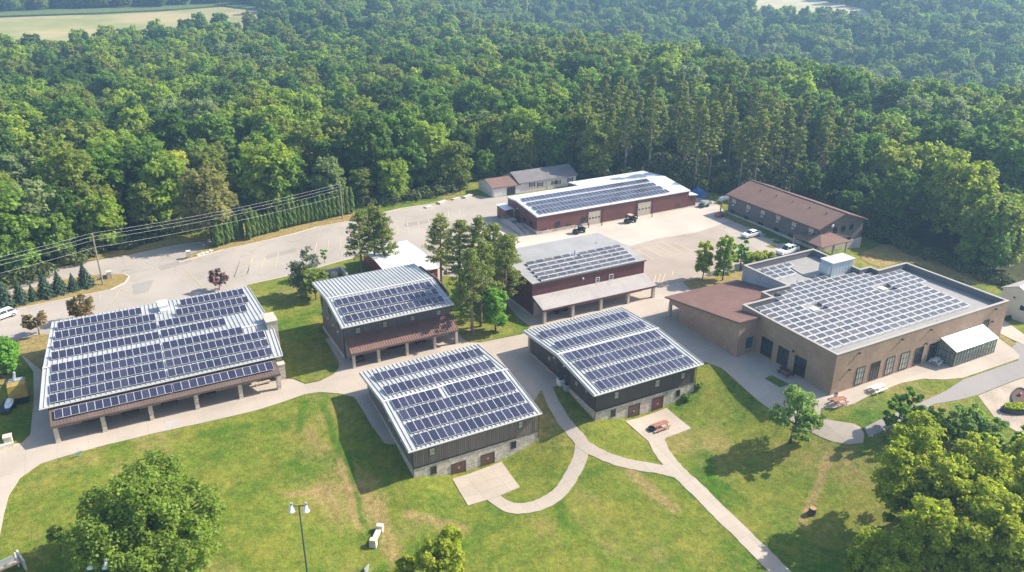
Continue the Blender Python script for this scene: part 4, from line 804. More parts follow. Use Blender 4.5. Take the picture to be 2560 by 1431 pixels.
    for i, r in enumerate(((1365,870,1435,1000),(1465,832,1540,965),(1570,800,1640,935),(1670,765,1742,895),(1770,732,1838,855),(1865,700,1935,830))):
        a = aty(*Z(r[0]+10,(r[1]+r[3])/2),66.6)[0]; b = aty(*Z(r[2]-8,(r[1]+r[3])/2),66.6)[0]
        win(t, 'f', 66.6, a, b, .3, 3.3, 'metal_dark', 'glass_pale' if i in (0,2,3) else 'glass_dark', (2,2), .12)
    win(t, 'f', 66.6, 122.0, 123.4, 2.0, 4.4, 'metal_dark', 'glass_dark', (1,1))
    for u, v in ((1328,892),(1397,778),(1692,683),(1890,617),(1855,712),(2310,560),(2335,475)): a = aty(*Z(u,v),66.6); lamp_on(t, 'f', 66.6, a[0], a[2])
commons()
# ------------------------------------------------------------------ lean-to greenhouse on the commons front
def greenhouse():
    t = thing('greenhouse', 'lean-to greenhouse with white polycarbonate roof and dark glazing bars on the tan wall', 'greenhouse', (116, 65, 0))
    x0, x1, y0, y1, zf, zb = 111.4, 121.6, 63.7, 66.5, 2.72, 3.85
    roof(t, [((x0-.1,y0-.15,zf),(x1+.1,y0-.15,zf),(x1+.1,y1,zb),(x0-.1,y1,zb))], 'roof_white', .8, .07, 'roof', .03, .03)
    f = MB(); k = 14
    for i in range(k+1):
        x = x0+(x1-x0)*i/k; f.box(x-.04, x+.04, y0-.04, y0+.04, 0, zf-.08)
    f.box(x0, x1, y0-.05, y0+.05, 0, .12); f.box(x0, x1, y0-.05, y0+.05, 1.05, 1.13); f.box(x0, x1, y0-.05, y0+.05, zf-.2, zf-.08)
    for x in (x0, x1):
        for i in range(5):
            y = y0+(y1-y0)*i/4; f.box(x-.04, x+.04, y-.035, y+.035, 0, zf+(zb-zf)*i/4-.1)
        f.box(x-.045, x+.045, y0, y1, 1.0, 1.1); f.box(x-.045, x+.045, y0, y1, 0, .12); f.box(x-.045, x+.045, y0, y1, 2.1, 2.2)
    f.build('frame', 'trim_brown', t)
    m, nt, b = newmat('glazing'); b.inputs['Base Color'].default_value = (.45,.55,.5,1); b.inputs['Roughness'].default_value = .1
    tr = nt.nodes.new('ShaderNodeBsdfTransparent'); tr.inputs[0].default_value = (.85,.92,.88,1); mx = nt.nodes.new('ShaderNodeMixShader'); mx.inputs[0].default_value = .72; o_ = [k for k in nt.nodes if k.type == 'OUTPUT_MATERIAL'][0]
    nt.links.new(b.outputs[0], mx.inputs[1]); nt.links.new(tr.outputs[0], mx.inputs[2]); nt.links.new(mx.outputs[0], o_.inputs[0]); M['glazing'] = m
    g = MB(); g.box(x0+.03, x1-.03, y0+.0, y0+.012, .1, zf-.1); g.ext([(x0,y0,.1),(x0,y1,.1),(x0,y1,zb-.15),(x0,y0,zf-.12)], (.012,0,0)); g.ext([(x1,y0,.1),(x1,y1,.1),(x1,y1,zb-.15),(x1,y0,zf-.12)], (-.012,0,0)); g.build('pane', 'glazing', t)
    s = MB(); s.box(x0+.5, x1-.5, y1-.75, y1-.1, .75, .82); s.box(x0+.6, x1-.6, y0+.25, y0+.9, .75, .82)
    for x in np.linspace(x0+.6, x1-.7, 7): s.box(x, x+.06, y1-.7, y1-.64, 0, .75); s.box(x, x+.06, y0+.3, y0+.36, 0, .75)
    s.build('potting_bench', 'wood_table', t)
greenhouse()
# ------------------------------------------------------------------ two-storey grey lodge
def lodge():
    t = thing('lodge', 'two-storey grey lodge with brown shingle gable roof standing before the pine wood', 'building', (139, 124, 0))
    x0, x1, y0, y1, e, r = 132., 145.9, 110.0, 137.2, 4.75, 7.25
    ex0, ex1, ey0, ey1, rx = 131.5, 146.4, 109.4, 137.8, 139.
    roof(t, [((ex0,ey0,e),(ex0,ey1,e),(rx,ey1,r),(rx,ey0,r)), ((ex1,ey0,e),(ex1,ey1,e),(rx,ey1,r),(rx,ey0,r))], 'shingle_brown', 0, .2)
    fascia(t, [((ex0,ey0,e),(ex0,ey1,e)),((ex0,ey0,e),(rx,ey0,r)),((ex1,ey0,e),(rx,ey0,r)),((ex1,ey0,e),(ex1,ey1,e))], 'trim_brown')
    MB().bar((rx,ey0,r+.04),(rx,ey1,r+.04),.4,.08).build('ridge_vent', 'shingle_brown', t)
    w = MB(); w.box(x0, x0+.2, y0, y1, .5, 4.7); w.box(x1-.2, x1, y0, y1, .5, 4.7)
    for y, d in ((y0,.2),(y1,-.2)): w.ext([(x0+.003,y,.5),(x1-.003,y,.5),(x1-.003,y,4.72),(rx,y,7.02),(x0+.003,y,4.72)], (0,d,0))
    w.build('wall', 'siding_lodge', t); wall_box(t, 'foundation', 'concrete_wall', [(x0-.08,x0+.15,y0-.08,y1,-.6,.5),(x0-.08,x1+.08,y0-.08,y0+.15,-2.6,.5),(x1-.15,x1+.08,y0,y1,-2.6,.5)])
    Z = ZM(1660,420,4.209)
    for i, (u, v) in enumerate(((740,352),(890,415),(1042,470),(1203,525),(1370,595),(1550,660))):
        c = atx(*Z(u,v), x0); win(t, 'l', x0, c[1]-.75, c[1]+.75, c[2]-.6, c[2]+.6, 'trim_dark', 'glass_pale', (1,0))
        MB().box(x0-.35, x0-.003, c[1]-.5, c[1]+.3, c[2]-1.05, c[2]-.66).build('wall_air_conditioner', 'metal_grey', t)
    for u, v in ((722,467),(865,530),(1017,595),(1180,655),(1335,715)): c = atx(*Z(u,v), x0); win(t, 'l', x0, c[1]-.7, c[1]+.7, c[2]-.55, c[2]+.55, 'trim_dark', 'glass_dark', (1,0))
    for u, v, s in ((1797,660,1),(1885,640,0),(1970,622,0),(1940,755,0),(1875,760,1)): c = aty(*Z(u,v), y0); win(t, 'f', y0, c[0]-.65, c[0]+.65, c[2]-.65, c[2]+.65, 'trim_dark', 'glass_dark', (1,0))
    c = aty(*Z(1762,605), y0); MB().ball((c[0],c[1]-.35,c[2]), (.4,.12,.4), 12, 7).tube([(c[0],c[1]-.3,c[2]),(c[0],c[1],c[2]-.2)],[.04,.04],5).build('satellite_dish', 'paint_white', t)
    for y in (112.5,117.2,122.,127.,132.): MB().tube([(136.6,y,6.3),(136.6,y,6.85)],[.1,.1],7).build('roof_vent', 'trim_brown', t)
    # porch wrapped round the corner
    p = MB(); a, b, c, d = (129.0,113.6), (134.9,113.6), (134.9,106.2), (129.0,106.2); zt, zl = 3.35, 2.35
    p.hexa([(129.0,106.0,zl-.15),(137.6,106.0,zl-.15),(137.6,114.2,zl-.15),(129.0,114.2,zl-.15)],[(129.0,106.0,zl),(137.6,106.0,zl),(137.6,114.2,zl),(129.0,114.2,zl)]); p.add([(129.0,106.0,zl),(137.6,106.0,zl),(137.6,114.2,zl),(129.0,114.2,zl),(132.3,109.6,zt),(135.6,109.6,zt)], [(0,1,5,4),(1,2,5),(2,3,4,5),(3,0,4)]); p.build('porch_roof', 'shingle_brown', t)
    for x, y in ((129.4,106.5),(133.2,106.5),(137.1,106.5),(129.4,113.7)): MB().box(x-.18, x+.18, y-.18, y+.18, -.3, 2.2).build('post', 'post_tan', t)
    door(t, 'l', x0, 112.4, 113.6, .4, 2.2, 'metal_dark')
lodge()
# ------------------------------------------------------------------ white ranch house with garage
def house():
    t = thing('ranch_house', 'white ranch house with grey shingle roof, dark shutters and low brown garage wing', 'house', (101, 178, 0))
    def gable(x0, x1, y0, y1, e, r, mat, nm, ov=.4):
        ry = (y0+y1)/2; return roof(t, [((x0-ov,y0-ov,e),(x1+ov,y0-ov,e),(x1+ov,ry,r),(x0-ov,ry,r)),((x0-ov,y1+ov,e),(x1+ov,y1+ov,e),(x1+ov,ry,r),(x0-ov,ry,r))], mat, 0, .16, nm)
    gable(95.7, 112.8, 174.5, 183.5, 2.75, 4.6, 'shingle_grey', 'roof'); gable(87.9, 95.6, 174.4, 182.5, 2.5, 3.85, 'shingle_brown', 'garage_roof', .3)
    w = MB(); w.box(95.7, 112.8, 174.5, 174.7, -.3, 2.62); w.box(87.9, 95.69, 174.4, 174.6, -.3, 2.4)
    for x, d, y0, y1, e, r in ((95.7,.2,174.7,183.5,2.6,4.4),(112.8,-.2,174.7,183.5,2.6,4.4),(87.9,.2,174.6,182.5,2.4,3.65)): w.ext([(x,y0,-.3),(x,y1,-.3),(x,y1,e),(x,(y0+y1)/2,r),(x,y0,e)], (d,0,0))
    w.build('wall', 'siding_white', t)
    Z = ZM(1180,380,3.252)
    for u, v in ((488,267),(553,265),(668,250),(698,247),(798,226)):
        c = aty(*Z(u,v), 174.5); win(t, 'f', 174.5, c[0]-.45, c[0]+.45, c[2]-.5, c[2]+.5, 'trim_white', 'glass_dark', (0,1))
        for s in (-1, 1): MB().box(c[0]+s*.68-.17, c[0]+s*.68+.17, 174.42, 174.497, c[2]-.55, c[2]+.55).build('shutter', 'metal_dark', t)
    door(t, 'f', 174.5, 104.1, 105.0, 0, 2.05, 'door_white', 'trim_white'); door(t, 'f', 174.4, 88.4, 91.2, 0, 2.1, 'door_white', 'trim_white', 1, 'garage_door'); wall_box(t, 'garage_opening', 'metal_dark', [(92.0, 94.4, 174.36, 174.397, 0, 2.1)])
    MB().box(101.8, 102.5, 180.3, 181, 3.6, 5.2).build('chimney', 'metal_dark', t)
house()
def shed():
    t = thing('red_shed', 'low red shed with plain white metal roof behind the tall pines', 'shed', (49.6, 139, 0))
    roof(t, [((44.6,130.9,3.0),(54.6,130.9,3.0),(54.6,139.3,3.5),(44.6,139.3,3.5)),((44.6,147.7,3.0),(54.6,147.7,3.0),(54.6,139.3,3.5),(44.6,139.3,3.5))], 'roof_white', .9, .14, 'roof', .04, .04)
    w = MB(); w.box(45, 54.3, 131.2, 131.4, 0, 2.9); w.box(45, 54.3, 147.2, 147.4, 0, 2.9)
    for x, d in ((45,.2),(54.3,-.2)): w.ext([(x,131.4,0),(x,147.2,0),(x,147.2,2.85),(x,139.3,3.35),(x,131.4,2.85)], (d,0,0))
    w.build('wall', 'siding_red', t); door(t, 'f', 131.2, 50.2, 51.8, 0, 2.2, 'door_white', 'trim_white'); win(t, 'f', 131.2, 47, 48.4, 1, 2, 'trim_white', 'glass_dark', (1,0)); win(t, 'f', 131.2, 52.6, 53.5, 1, 2, 'trim_white', 'glass_dark')
shed()
def outbuilding():
    t = thing('white_outbuilding', 'small white building with pale brown roof behind the tan hall by the east path', 'building', (139, 72, -.5))
    x0, x1, y0, y1, yr = 138.2, 147., 68.3, 73.7, 71.
    roof(t, [((x0-.3,y0-.3,4.1),(x1,y0-.3,4.1),(x1,yr,5.45),(x0-.3,yr,5.45)),((x0-.3,y1+.3,4.1),(x1,y1+.3,4.1),(x1,yr,5.45),(x0-.3,yr,5.45))], 'roof_tan', 0, .14)
    w = MB(); w.box(x0+.2, x1, y0, y0+.2, -1.8, 4.05); w.box(x0+.2, x1, y1-.2, y1, -1.8, 4.05); w.ext([(x0,y0,-1.8),(x0,y1,-1.8),(x0,y1,4.05),(x0,yr,5.3),(x0,y0,4.05)], (.2,0,0)); w.ext([(x1-.2,y0+.2,-1.8),(x1-.2,y1-.2,-1.8),(x1-.2,y1-.2,4.05),(x1-.2,yr,5.2),(x1-.2,y0+.2,4.05)], (.2,0,0))
    w.build('wall', 'siding_white', t); lamp_on(t, 'l', x0, 71.4, 3.1); win(t, 'l', x0, 69.2, 70.2, 1.2, 2.3, 'trim_white', 'glass_dark')
outbuilding()
# ------------------------------------------------------------------ trees
def leafmat(name, cols, trans=.5, var=.16):
    """foliage: one of a few greens per tree, a little different leaf to leaf"""
    m, nt, b = newmat(name); oi = nt.nodes.new('ShaderNodeObjectInfo'); p = pos(nt)
    c = cols[0]
    col = mixc(nt, oi.outputs['Random'], cols[0], cols[1])
    ge = nt.nodes.new('ShaderNodeNewGeometry')
    f = mth(nt, 'MULTIPLY', remap(nt, ge.outputs['Random Per Island'], 0, 1, 1-var*1.6, 1+var*1.6), remap(nt, noise(nt, p, .45, 3), .3, .7, 1-var, 1+var))
    col = scale_col(nt, col, f); nt.links.new(col, b.inputs['Base Color']); b.inputs['Roughness'].default_value = .6; b.inputs['Specular IOR Level'].default_value = .22
    t = nt.nodes.new('ShaderNodeBsdfTranslucent'); w = nt.nodes.new('ShaderNodeVectorMath'); w.operation = 'MULTIPLY'; nt.links.new(col, w.inputs[0]); w.inputs[1].default_value = (1.3,1.48,.64); nt.links.new(w.outputs[0], t.inputs['Color'])
    mx = nt.nodes.new('ShaderNodeMixShader'); mx.inputs[0].default_value = trans; out = [n for n in nt.nodes if n.type == 'OUTPUT_MATERIAL'][0]
    nt.links.new(b.outputs[0], mx.inputs[1]); nt.links.new(t.outputs[0], mx.inputs[2]); nt.links.new(mx.outputs[0], out.inputs[0]); M[name] = m; return m
leafmat('leaf_deep', ((.090,.165,.028),(.125,.205,.034)))
leafmat('leaf_mid', ((.165,.275,.042),(.215,.315,.052)))
leafmat('leaf_olive', ((.225,.275,.052),(.275,.312,.062)))
leafmat('leaf_light', ((.275,.37,.05),(.33,.40,.058)))
leafmat('leaf_grey', ((.245,.305,.130),(.300,.345,.160)))
leafmat('leaf_yellow', ((.44,.43,.07),(.48,.46,.08)))
leafmat('leaf_rust', ((.265,.255,.090),(.29,.27,.095)))
leafmat('leaf_gold', ((.34,.39,.055),(.39,.41,.06)))
leafmat('leaf_locust', ((.25,.35,.10),(.28,.37,.12)))
leafmat('leaf_lime', ((.36,.405,.042),(.41,.43,.05)), .52)
leafmat('leaf_oak', ((.225,.305,.052),(.26,.335,.06)))
leafmat('leaf_bright', ((.19,.37,.055),(.225,.395,.062)))
leafmat('leaf_tan', ((.21,.165,.065),(.25,.18,.075)))
leafmat('leaf_purple', ((0.178,0.096,0.085),(0.217,0.116,0.093)), .15)
leafmat('needle_pine', ((.215,.255,.058),(.250,.280,.070)), .3)
leafmat('needle_blue', ((.150,.195,.105),(.175,.215,.12)), .3)
leafmat('needle_spruce', ((.052,.090,.050),(.064,.105,.056)), .1)
leafmat('needle_cedar', ((.095,.165,.026),(.125,.190,.032)), .12)
def quads(P, Nn, size, rng, aspect=1., bend=.25, spin=None):
    """leaf-sized faces at points P facing N"""
    k = len(P); Nn = Nn/np.linalg.norm(Nn, axis=1)[:,None]
    a = np.cross(Nn, rng.normal(size=(k,3)) if spin is None else spin); a /= np.linalg.norm(a, axis=1)[:,None]+1e-9; b = np.cross(Nn, a)
    s = size[:,None]; v = np.empty((k,4,3))
    v[:,0] = P-a*s*aspect-b*s; v[:,1] = P+a*s*aspect-b*s*.8; v[:,2] = P+a*s*aspect*.8+b*s-Nn*s*bend; v[:,3] = P-a*s*aspect*.9+b*s*.9-Nn*s*bend
    return v.reshape(-1,3)
def qmesh(name, V, mats, extra=None, sm=False):
    n = len(V)//4; me = bpy.data.meshes.new(name); ev = np.array(extra.v) if extra else np.zeros((0,3))
    A = np.concatenate([V, ev]) if extra else V
    me.vertices.add(len(A)); me.vertices.foreach_set('co', A.ravel().astype(np.float32))
    ls = [4]*n+([len(f) for f in extra.f] if extra else []); lv = np.concatenate([np.arange(4*n), np.array([i+4*n for f in extra.f for i in f], int)]) if extra else np.arange(4*n)
    me.loops.add(len(lv)); me.loops.foreach_set('vertex_index', lv.astype(np.int32)); me.polygons.add(len(ls))
    st = np.concatenate([[0], np.cumsum(ls)[:-1]]); me.polygons.foreach_set('loop_start', st.astype(np.int32)); me.polygons.foreach_set('loop_total', np.array(ls, np.int32))
    for k in mats: me.materials.append(M[k])
    if extra and len(mats) > 1: me.polygons.foreach_set('material_index', np.array([0]*n+[1]*len(extra.f), np.int32))
    me.update(calc_edges=True); me.validate(); return me
def crown(seed, R, z0, z1, nl, nq, qs, flat=.5, lobe=(.32,.5), gap=.0, jit=.55, top=1.0):
    """broadleaf crown: leaf faces over many uneven lobes; returns quad vertices and the lobe centres"""
    g = np.random.default_rng(seed); Hh = (z1-z0)/2; cz = (z0+z1)/2; Cn = []; Rl = []
    i = 0
    while len(Cn) < nl:
        i += 1; h = (len(Cn)+.5)/nl*2-1; h = np.clip(h*.92+g.normal()*.12, -1, 1); a = len(Cn)*2.39996+g.normal()*.5
        w = math.sqrt(max(0, 1-(max(h,-.75)*.85)**2))*(1 if h > -.2 else top)
        r = R*w*(.40+.30*g.random()); lr = R*(lobe[0]+(lobe[1]-lobe[0])*g.random())*(1 if h < .3 else .9)
        Cn.append((r*math.cos(a), r*math.sin(a), cz+h*(Hh-lr*.55))); Rl.append(lr)
    Cn = np.array(Cn); Rl = np.array(Rl); pr = Rl**2/np.sum(Rl**2); li = g.choice(nl, nq*2, p=pr)
    d = g.normal(size=(nq*2,3)); d /= np.linalg.norm(d, axis=1)[:,None]; d[:,2] = np.where(d[:,2] < -.45, -d[:,2], d[:,2])
    wob = 1+.22*np.sin(d[:,0]*5+li)+.18*np.sin(d[:,1]*7+li*2)+.15*np.sin(d[:,2]*6+li*3)
    P = Cn[li]+d*(Rl[li]*wob*(.60+.48*g.random(nq*2)**.6)*np.where(g.random(nq*2) < .07, 1.28, 1.))[:,None]*np.array([1,1,.78])
    keep = np.ones(nq*2, bool)
    for k in range(nl):
        q = (P-Cn[k])/np.array([1,1,.78]); keep &= ~((np.linalg.norm(q, axis=1) < Rl[k]*.58) & (li != k))
    if gap: keep &= (np.sin(P[:,0]*2.1+seed)+np.sin(P[:,1]*2.3+seed*2)+np.sin(P[:,2]*2.6)) > -3+gap*3
    P, d = P[keep][:nq], d[keep][:nq]; N = d*.8+g.normal(size=P.shape)*jit+np.array([.12,0,.75])
    return quads(P, N, qs*(.6+.8*g.random(len(P))), g), Cn
def trunk(seed, h, r, Cn, top, lean=0., limbs=7, n=7):
    g = np.random.default_rng(seed+99); mb = MB(); bx, by = g.normal()*lean, g.normal()*lean
    pts = [(bx*t*t, by*t*t, h*t) for t in (0,.08,.35,.7,1)]; mb.tube(pts, [r*1.5, r*1.05, r*.85, r*.62, r*.3], n)
    sel = Cn[np.argsort(g.random(len(Cn)))[:limbs]]
    for c in sel:
        z = min(h*.92, max(h*.35, c[2]*.55+h*.1)); t = z/h; s = (bx*t*t, by*t*t, z); m = (s[0]*.4+c[0]*.6, s[1]*.4+c[1]*.6, (s[2]+c[2])/2+.2)
        mb.tube([s, m, tuple(c)], [r*.4, r*.25, r*.08], 5)
    return mb
def pine_crown(seed, H, z0, R, nb=70, nq=75, qs=.2):
    g = np.random.default_rng(seed); V = []; mb = MB(); lx, ly = g.normal()*.3, g.normal()*.3
    sp = [(lx*t*t, ly*t*t, H*t) for t in (0,.3,.6,.85,1)]; mb.tube(sp, [.30,.23,.17,.09,.03], 7)
    for i in range(nb):
        t = (i+g.random())/nb; z = z0+(H-z0)*t*.98; a = i*2.4+g.normal()*.5; Lb = R*(.18+.88*(1-t)**.75)*(.62+.5*g.random())*(1 if t > .12 else .8)
        if t > .93: Lb *= .55
        s = np.array([lx*(z/H)**2, ly*(z/H)**2, z]); e = s+np.array([math.cos(a)*Lb, math.sin(a)*Lb, Lb*(.12+.3*t)+g.normal()*.2])
        mb.tube([tuple(s), tuple((s+e)/2+[0,0,-.08*Lb]), tuple(e)], [.05,.035,.015], 4, 0, False)
        for k in range(3 if Lb > 1.2 else 2):
            f = (1., .72, .48)[k]; c = s+(e-s)*f+g.normal(size=3)*.15; rr = (.58,.48,.36)[k]*(.8+.5*g.random())
            n = nq//3; d = g.normal(size=(n,3)); d /= np.linalg.norm(d, axis=1)[:,None]
            P = c+d*np.array([1,1,.55])*rr*(.5+.6*g.random((n,1))); V.append(quads(P, d+g.normal(size=d.shape)*.6+[0,0,.4], qs*(.6+.8*g.random(n)), g, .55))
    return np.concatenate(V), mb
def cone_crown(seed, H, R, nq, qs, z0=.25):
    g = np.random.default_rng(seed); t = 1-np.sqrt(g.random(nq)); z = z0+(H-z0)*t; lay = np.floor(t*11+g.random(nq)*.4)/11; a = g.random(nq)*2*PI
    fr = (t*11) % 1; rr = R*(1-t)*(.66+.34*np.cos(a*8+lay*40))*(1-.46*fr)*(.55+.5*g.random(nq)**.5)+.06
    P = np.stack([rr*np.cos(a), rr*np.sin(a), z-rr*.12], 1); N = np.stack([np.cos(a), np.sin(a), np.full(nq,.8)], 1)+g.normal(size=(nq,3))*.45
    return quads(P, N, qs*(.6+.8*g.random(nq))*(.6+.5*(1-t)), g, .6)
def column_crown(seed, H, R, nq, qs):
    g = np.random.default_rng(seed); t = g.random(nq); a = g.random(nq)*2*PI; prof = np.clip(np.minimum(1, (t+.03)*5)*np.sqrt(np.clip(1-t**2.6, 0, 1)), .03, 1)
    rr = R*prof*(.86+.14*np.sin(a*4+t*17+seed)+.12*g.normal(size=nq)*.7); P = np.stack([rr*np.cos(a), rr*np.sin(a), .15+(H-.15)*t], 1)
    N = np.stack([np.cos(a), np.sin(a), .5+t], 1)+g.normal(size=(nq,3))*.4; return quads(P, N, qs*(.6+.8*g.random(nq)), g, .7)
def mesh_of(mb, name, mats):
    me = bpy.data.meshes.new(name); me.from_pydata(mb.v, [], mb.f)
    for k in mats: me.materials.append(M[k])
    me.update(); return me
def tree(name, label, loc, cr, tr, mat, bark='bark', group=None, s=1., rot=0., cat='tree', sz=None):
    """a tree of two parts; cr and tr are meshes that may be shared"""
    t = thing(name, label, cat, loc, group); t.rotation_euler.z = rot; t.scale = (s, s, sz or s)
    for n, me, mk in (('trunk', tr, bark), ('crown', cr, mat)):
        o = bpy.data.objects.new(n, me); COL.objects.link(o); o.parent = t; o.material_slots[0].link = 'OBJECT'; o.material_slots[0].material = M[mk]
    return t
def solo(name, label, loc, me, mat, group, s, rot, sz=None, cat='tree', bark='bark'):
    o = bpy.data.objects.new(name, me); COL.objects.link(o); o.location = loc; o.rotation_euler.z = rot; o.scale = (s, s, sz or s)
    for i, k in enumerate((mat, bark)):
        o.material_slots[i].link = 'OBJECT'; o.material_slots[i].material = M[k]
    tag(o, label, cat, group); return o
# ---- the wood: shared kinds of crown
KIND = []
for k, (R, z0, z1, nl, nq, qs, fl, lb) in enumerate([(6.2,1.6,16.0,60,7600,.25,.5,(.17,.30)),(5.4,1.5,17.5,50,7000,.24,.5,(.18,.30)),(7.2,1.8,15.5,80,9000,.26,.5,(.14,.26)),(5.0,1.2,14.0,36,5600,.24,.5,(.2,.34)),(6.6,1.8,17.5,90,9000,.24,.5,(.13,.24)),(4.4,1.0,12.0,28,4600,.24,.5,(.22,.36)),(7.6,2.2,17.5,100,10500,.25,.5,(.13,.24))]):
    V, Cn = crown(100+k, R, z0, z1, nl, nq, qs, fl, lb, 0., .55, 1.15); tb = trunk(100+k, z1*.75, .26, Cn, z1, .4, 6, 6)
    KIND.append((qmesh('crown', V, ['leaf_mid']), mesh_of(tb, 'trunk', ['bark']), qmesh('broadleaf_tree', V, ['leaf_mid', 'bark'], tb), R, z1))
PKIND = []
for k in range(3):
    V, tb = pine_crown(300+k, 20+k*1.2, 9.5-k*.7, 2.9, 46, 66, .26); PKIND.append((qmesh('pine_tree', V, ['needle_pine', 'bark_pine'], tb), 2.6, 20))
MIX = ['leaf_deep']*4+['leaf_mid']*7+['leaf_olive']*4+['leaf_light']*3+['leaf_grey']*2
WORD = {'leaf_deep':'dark green','leaf_mid':'mid green','leaf_olive':'olive green','leaf_light':'light green','leaf_grey':'grey-green','leaf_lime':'lime green'}
FIELDS = [[(-60,20),(-60,165),(120,168),(240,158),(330,142),(420,128),(520,112),(650,98),(742,74),(640,26),(560,14),(430,22),(240,30),(0,36)], [(1862,-2),(1885,62),(1960,66),(2060,54),(2130,66),(2215,72),(2160,26),(2060,6),(2000,-14)]]
def far_hit(u, v):
    d = ray(u, v); ts = np.linspace(150, 1500, 500); P = CAM[None]+ts[:,None]*d[None]/np.linalg.norm(d); g = P[:,2]-ground(P[:,0], P[:,1]); k = int(np.argmax(g <= 0)) if (g <= 0).any() else 499
    return tuple(P[k,:2])
FP = [[far_hit(*p) for p in f] for f in FIELDS]
for f, mt in zip(FP, ('field_green', 'field_tan')):
    if mt == 'field_green':
        m, nt, b = newmat(mt); p = pos(nt); q = mixc(nt, remap(nt, noise(nt, p, .016, 4), .42, .58), (.25,.26,.085), (.44,.345,.165)); q = mixc(nt, remap(nt, noise(nt, p, .05, 5, .6, (.35,1.5,1)), .45, .7, 0, .7), q, (.30,.30,.11)); nt.links.new(q, b.inputs['Base Color']); b.inputs['Roughness'].default_value = .95; M[mt] = m
    else: plain(mt, (.46,.40,.24), .95, .2, .1)
    sheet('field', f, mt, .8, 10., 1.)
CORN = [far_hit(*q) for q in [(-60,40),(0,36),(240,29),(430,20),(560,11),(640,22),(640,30),(560,20),(430,31),(240,40),(0,48),(-60,52)]]
plain('corn', (.10,.15,.035), .95, .3, .4); sheet('field', CORN, 'corn', 2.2, 10., 1.5)
def in_field(x, y, pad=0):
    a = np.array([x]); b = np.array([y]); return any(inside(f, a, b)[0] for f in FP)
TREES = []
PINEZ = lambda x, y: 118 < x < 175 and 100 < y < 250 and (x-138)*.5+(y-160)*.2 > -8
def scatter():
    g = RND; cell = 7.8; seen = []
    for iv in range(int(1040/cell)):
        v = 118+iv*cell
        if v > 960: break
        wd = v*.70+25; st = cell*(1+max(0, v-330)/900)
        for iu in range(int(2*wd/st)):
            u = -wd+iu*st+g.uniform(-.45,.45)*st+(iv % 2)*st*.5; vv = v+g.uniform(-.4,.4)*cell
            x = vv*FH[0]+u*RH[0]; y = vv*FH[1]+u*RH[1]
            if not behind(x, y): continue
            if not behind(x-1.2*RH[0]-2.2*FH[0], y-1.2*RH[1]-2.2*FH[1]): pass
            if v > 300 and in_field(x, y): continue
            if vv > 520 and g.random() < .12: continue
            seen.append((vv, u, x, y))
    return seen
POS = scatter()
Z = ground([p[2] for p in POS], [p[3] for p in POS])
def visible(vv, u, z, h):
    # upper half of the tree inside the picture
    P = np.array([vv*FH[0]+u*RH[0], vv*FH[1]+u*RH[1], z+h*.8]); q = RC@(P-CAM); return abs(q[0]/q[2]*FPX) < 1330 and -40 < FPX*q[1]/q[2]+715.5 < 1500
cand = []; rest = []
for (vv, u, x, y), z in zip(POS, Z):
    h = 15; (cand if visible(vv, u, z, h) else rest).append((vv, u, x, y, z))
cand.sort(key=lambda p: p[0])
# trees with a look of their own, set where the wood shows them: survey mark near the crown top, distance found from the ground behind
SPECIAL = [((425,395),'leaf_yellow','pale yellow broadleaf tree standing out at the front of the dark wood',1.0,3),((570,440),'leaf_yellow','small yellow-leaved tree low beside the rust brown tree',.62,5),((505,440),'leaf_rust','rust brown tree between two yellow trees at the edge of the wood',1.05,0),((45,400),'leaf_grey','pale silvery green tree at the far west end of the road',1.0,2),((655,190),'leaf_lime','bright lime green tree halfway up the wood behind the hedge',.9,3),((545,215),'leaf_grey','silvery tree beside the lime tree in the middle of the wood',.95,0),((980,400),'leaf_lime','small bright yellow-green tree at the wood edge above the parking lot',.55,5),((2265,235),'leaf_rust','orange-tinted tree on the far ridge to the east',.8,3),((2255,380),'leaf_gold','broad yellow-green tree behind the lodge lawn, largest crown of that edge',1.15,2),((2420,420),'leaf_gold','broad golden-green tree leaning over the east lawn',1.15,6),((2340,385),'leaf_gold','tall yellow-green tree between the two broad trees by the east lawn',1.1,0)]
npart = 0; obj_n = 0; src = []
used = set()
for mark, mt, lab, s, k in SPECIAL:
    h = KIND[k][4]*s; p = atz(mark[0], mark[1], h*.86-1.5); z = gz(p[0], p[1]); p = atz(mark[0], mark[1], h*.86+z); pv = p[0]*FH[0]+p[1]*FH[1]; pu = p[0]*RH[0]+p[1]*RH[1]
    tree('broadleaf_tree', lab, (p[0], p[1], z-.2), KIND[k][0], KIND[k][1], mt, 'bark', None, s, RND.random()*6); obj_n += 1
    for i, (vv, u, x, y, zz) in enumerate(cand[:1200]):
        du, dv = u-pu*vv/pv, pv-vv
        if math.hypot(u-pu, dv) < 5.5*s or (0 < dv < 15 and abs(du) < 4.6*max(s,.9)): used.add(i)
ZN = [(lambda x, y: x < 25, 'in the wood north of the road at its west end'), (lambda x, y: x < 70, 'in the wood behind the hedge and utility pole'), (lambda x, y: y > 178 and x < 128, 'in the wood behind the white house and warehouse'), (lambda x, y: True, 'in the wood behind the lodge and east lawn')]
npine = 0
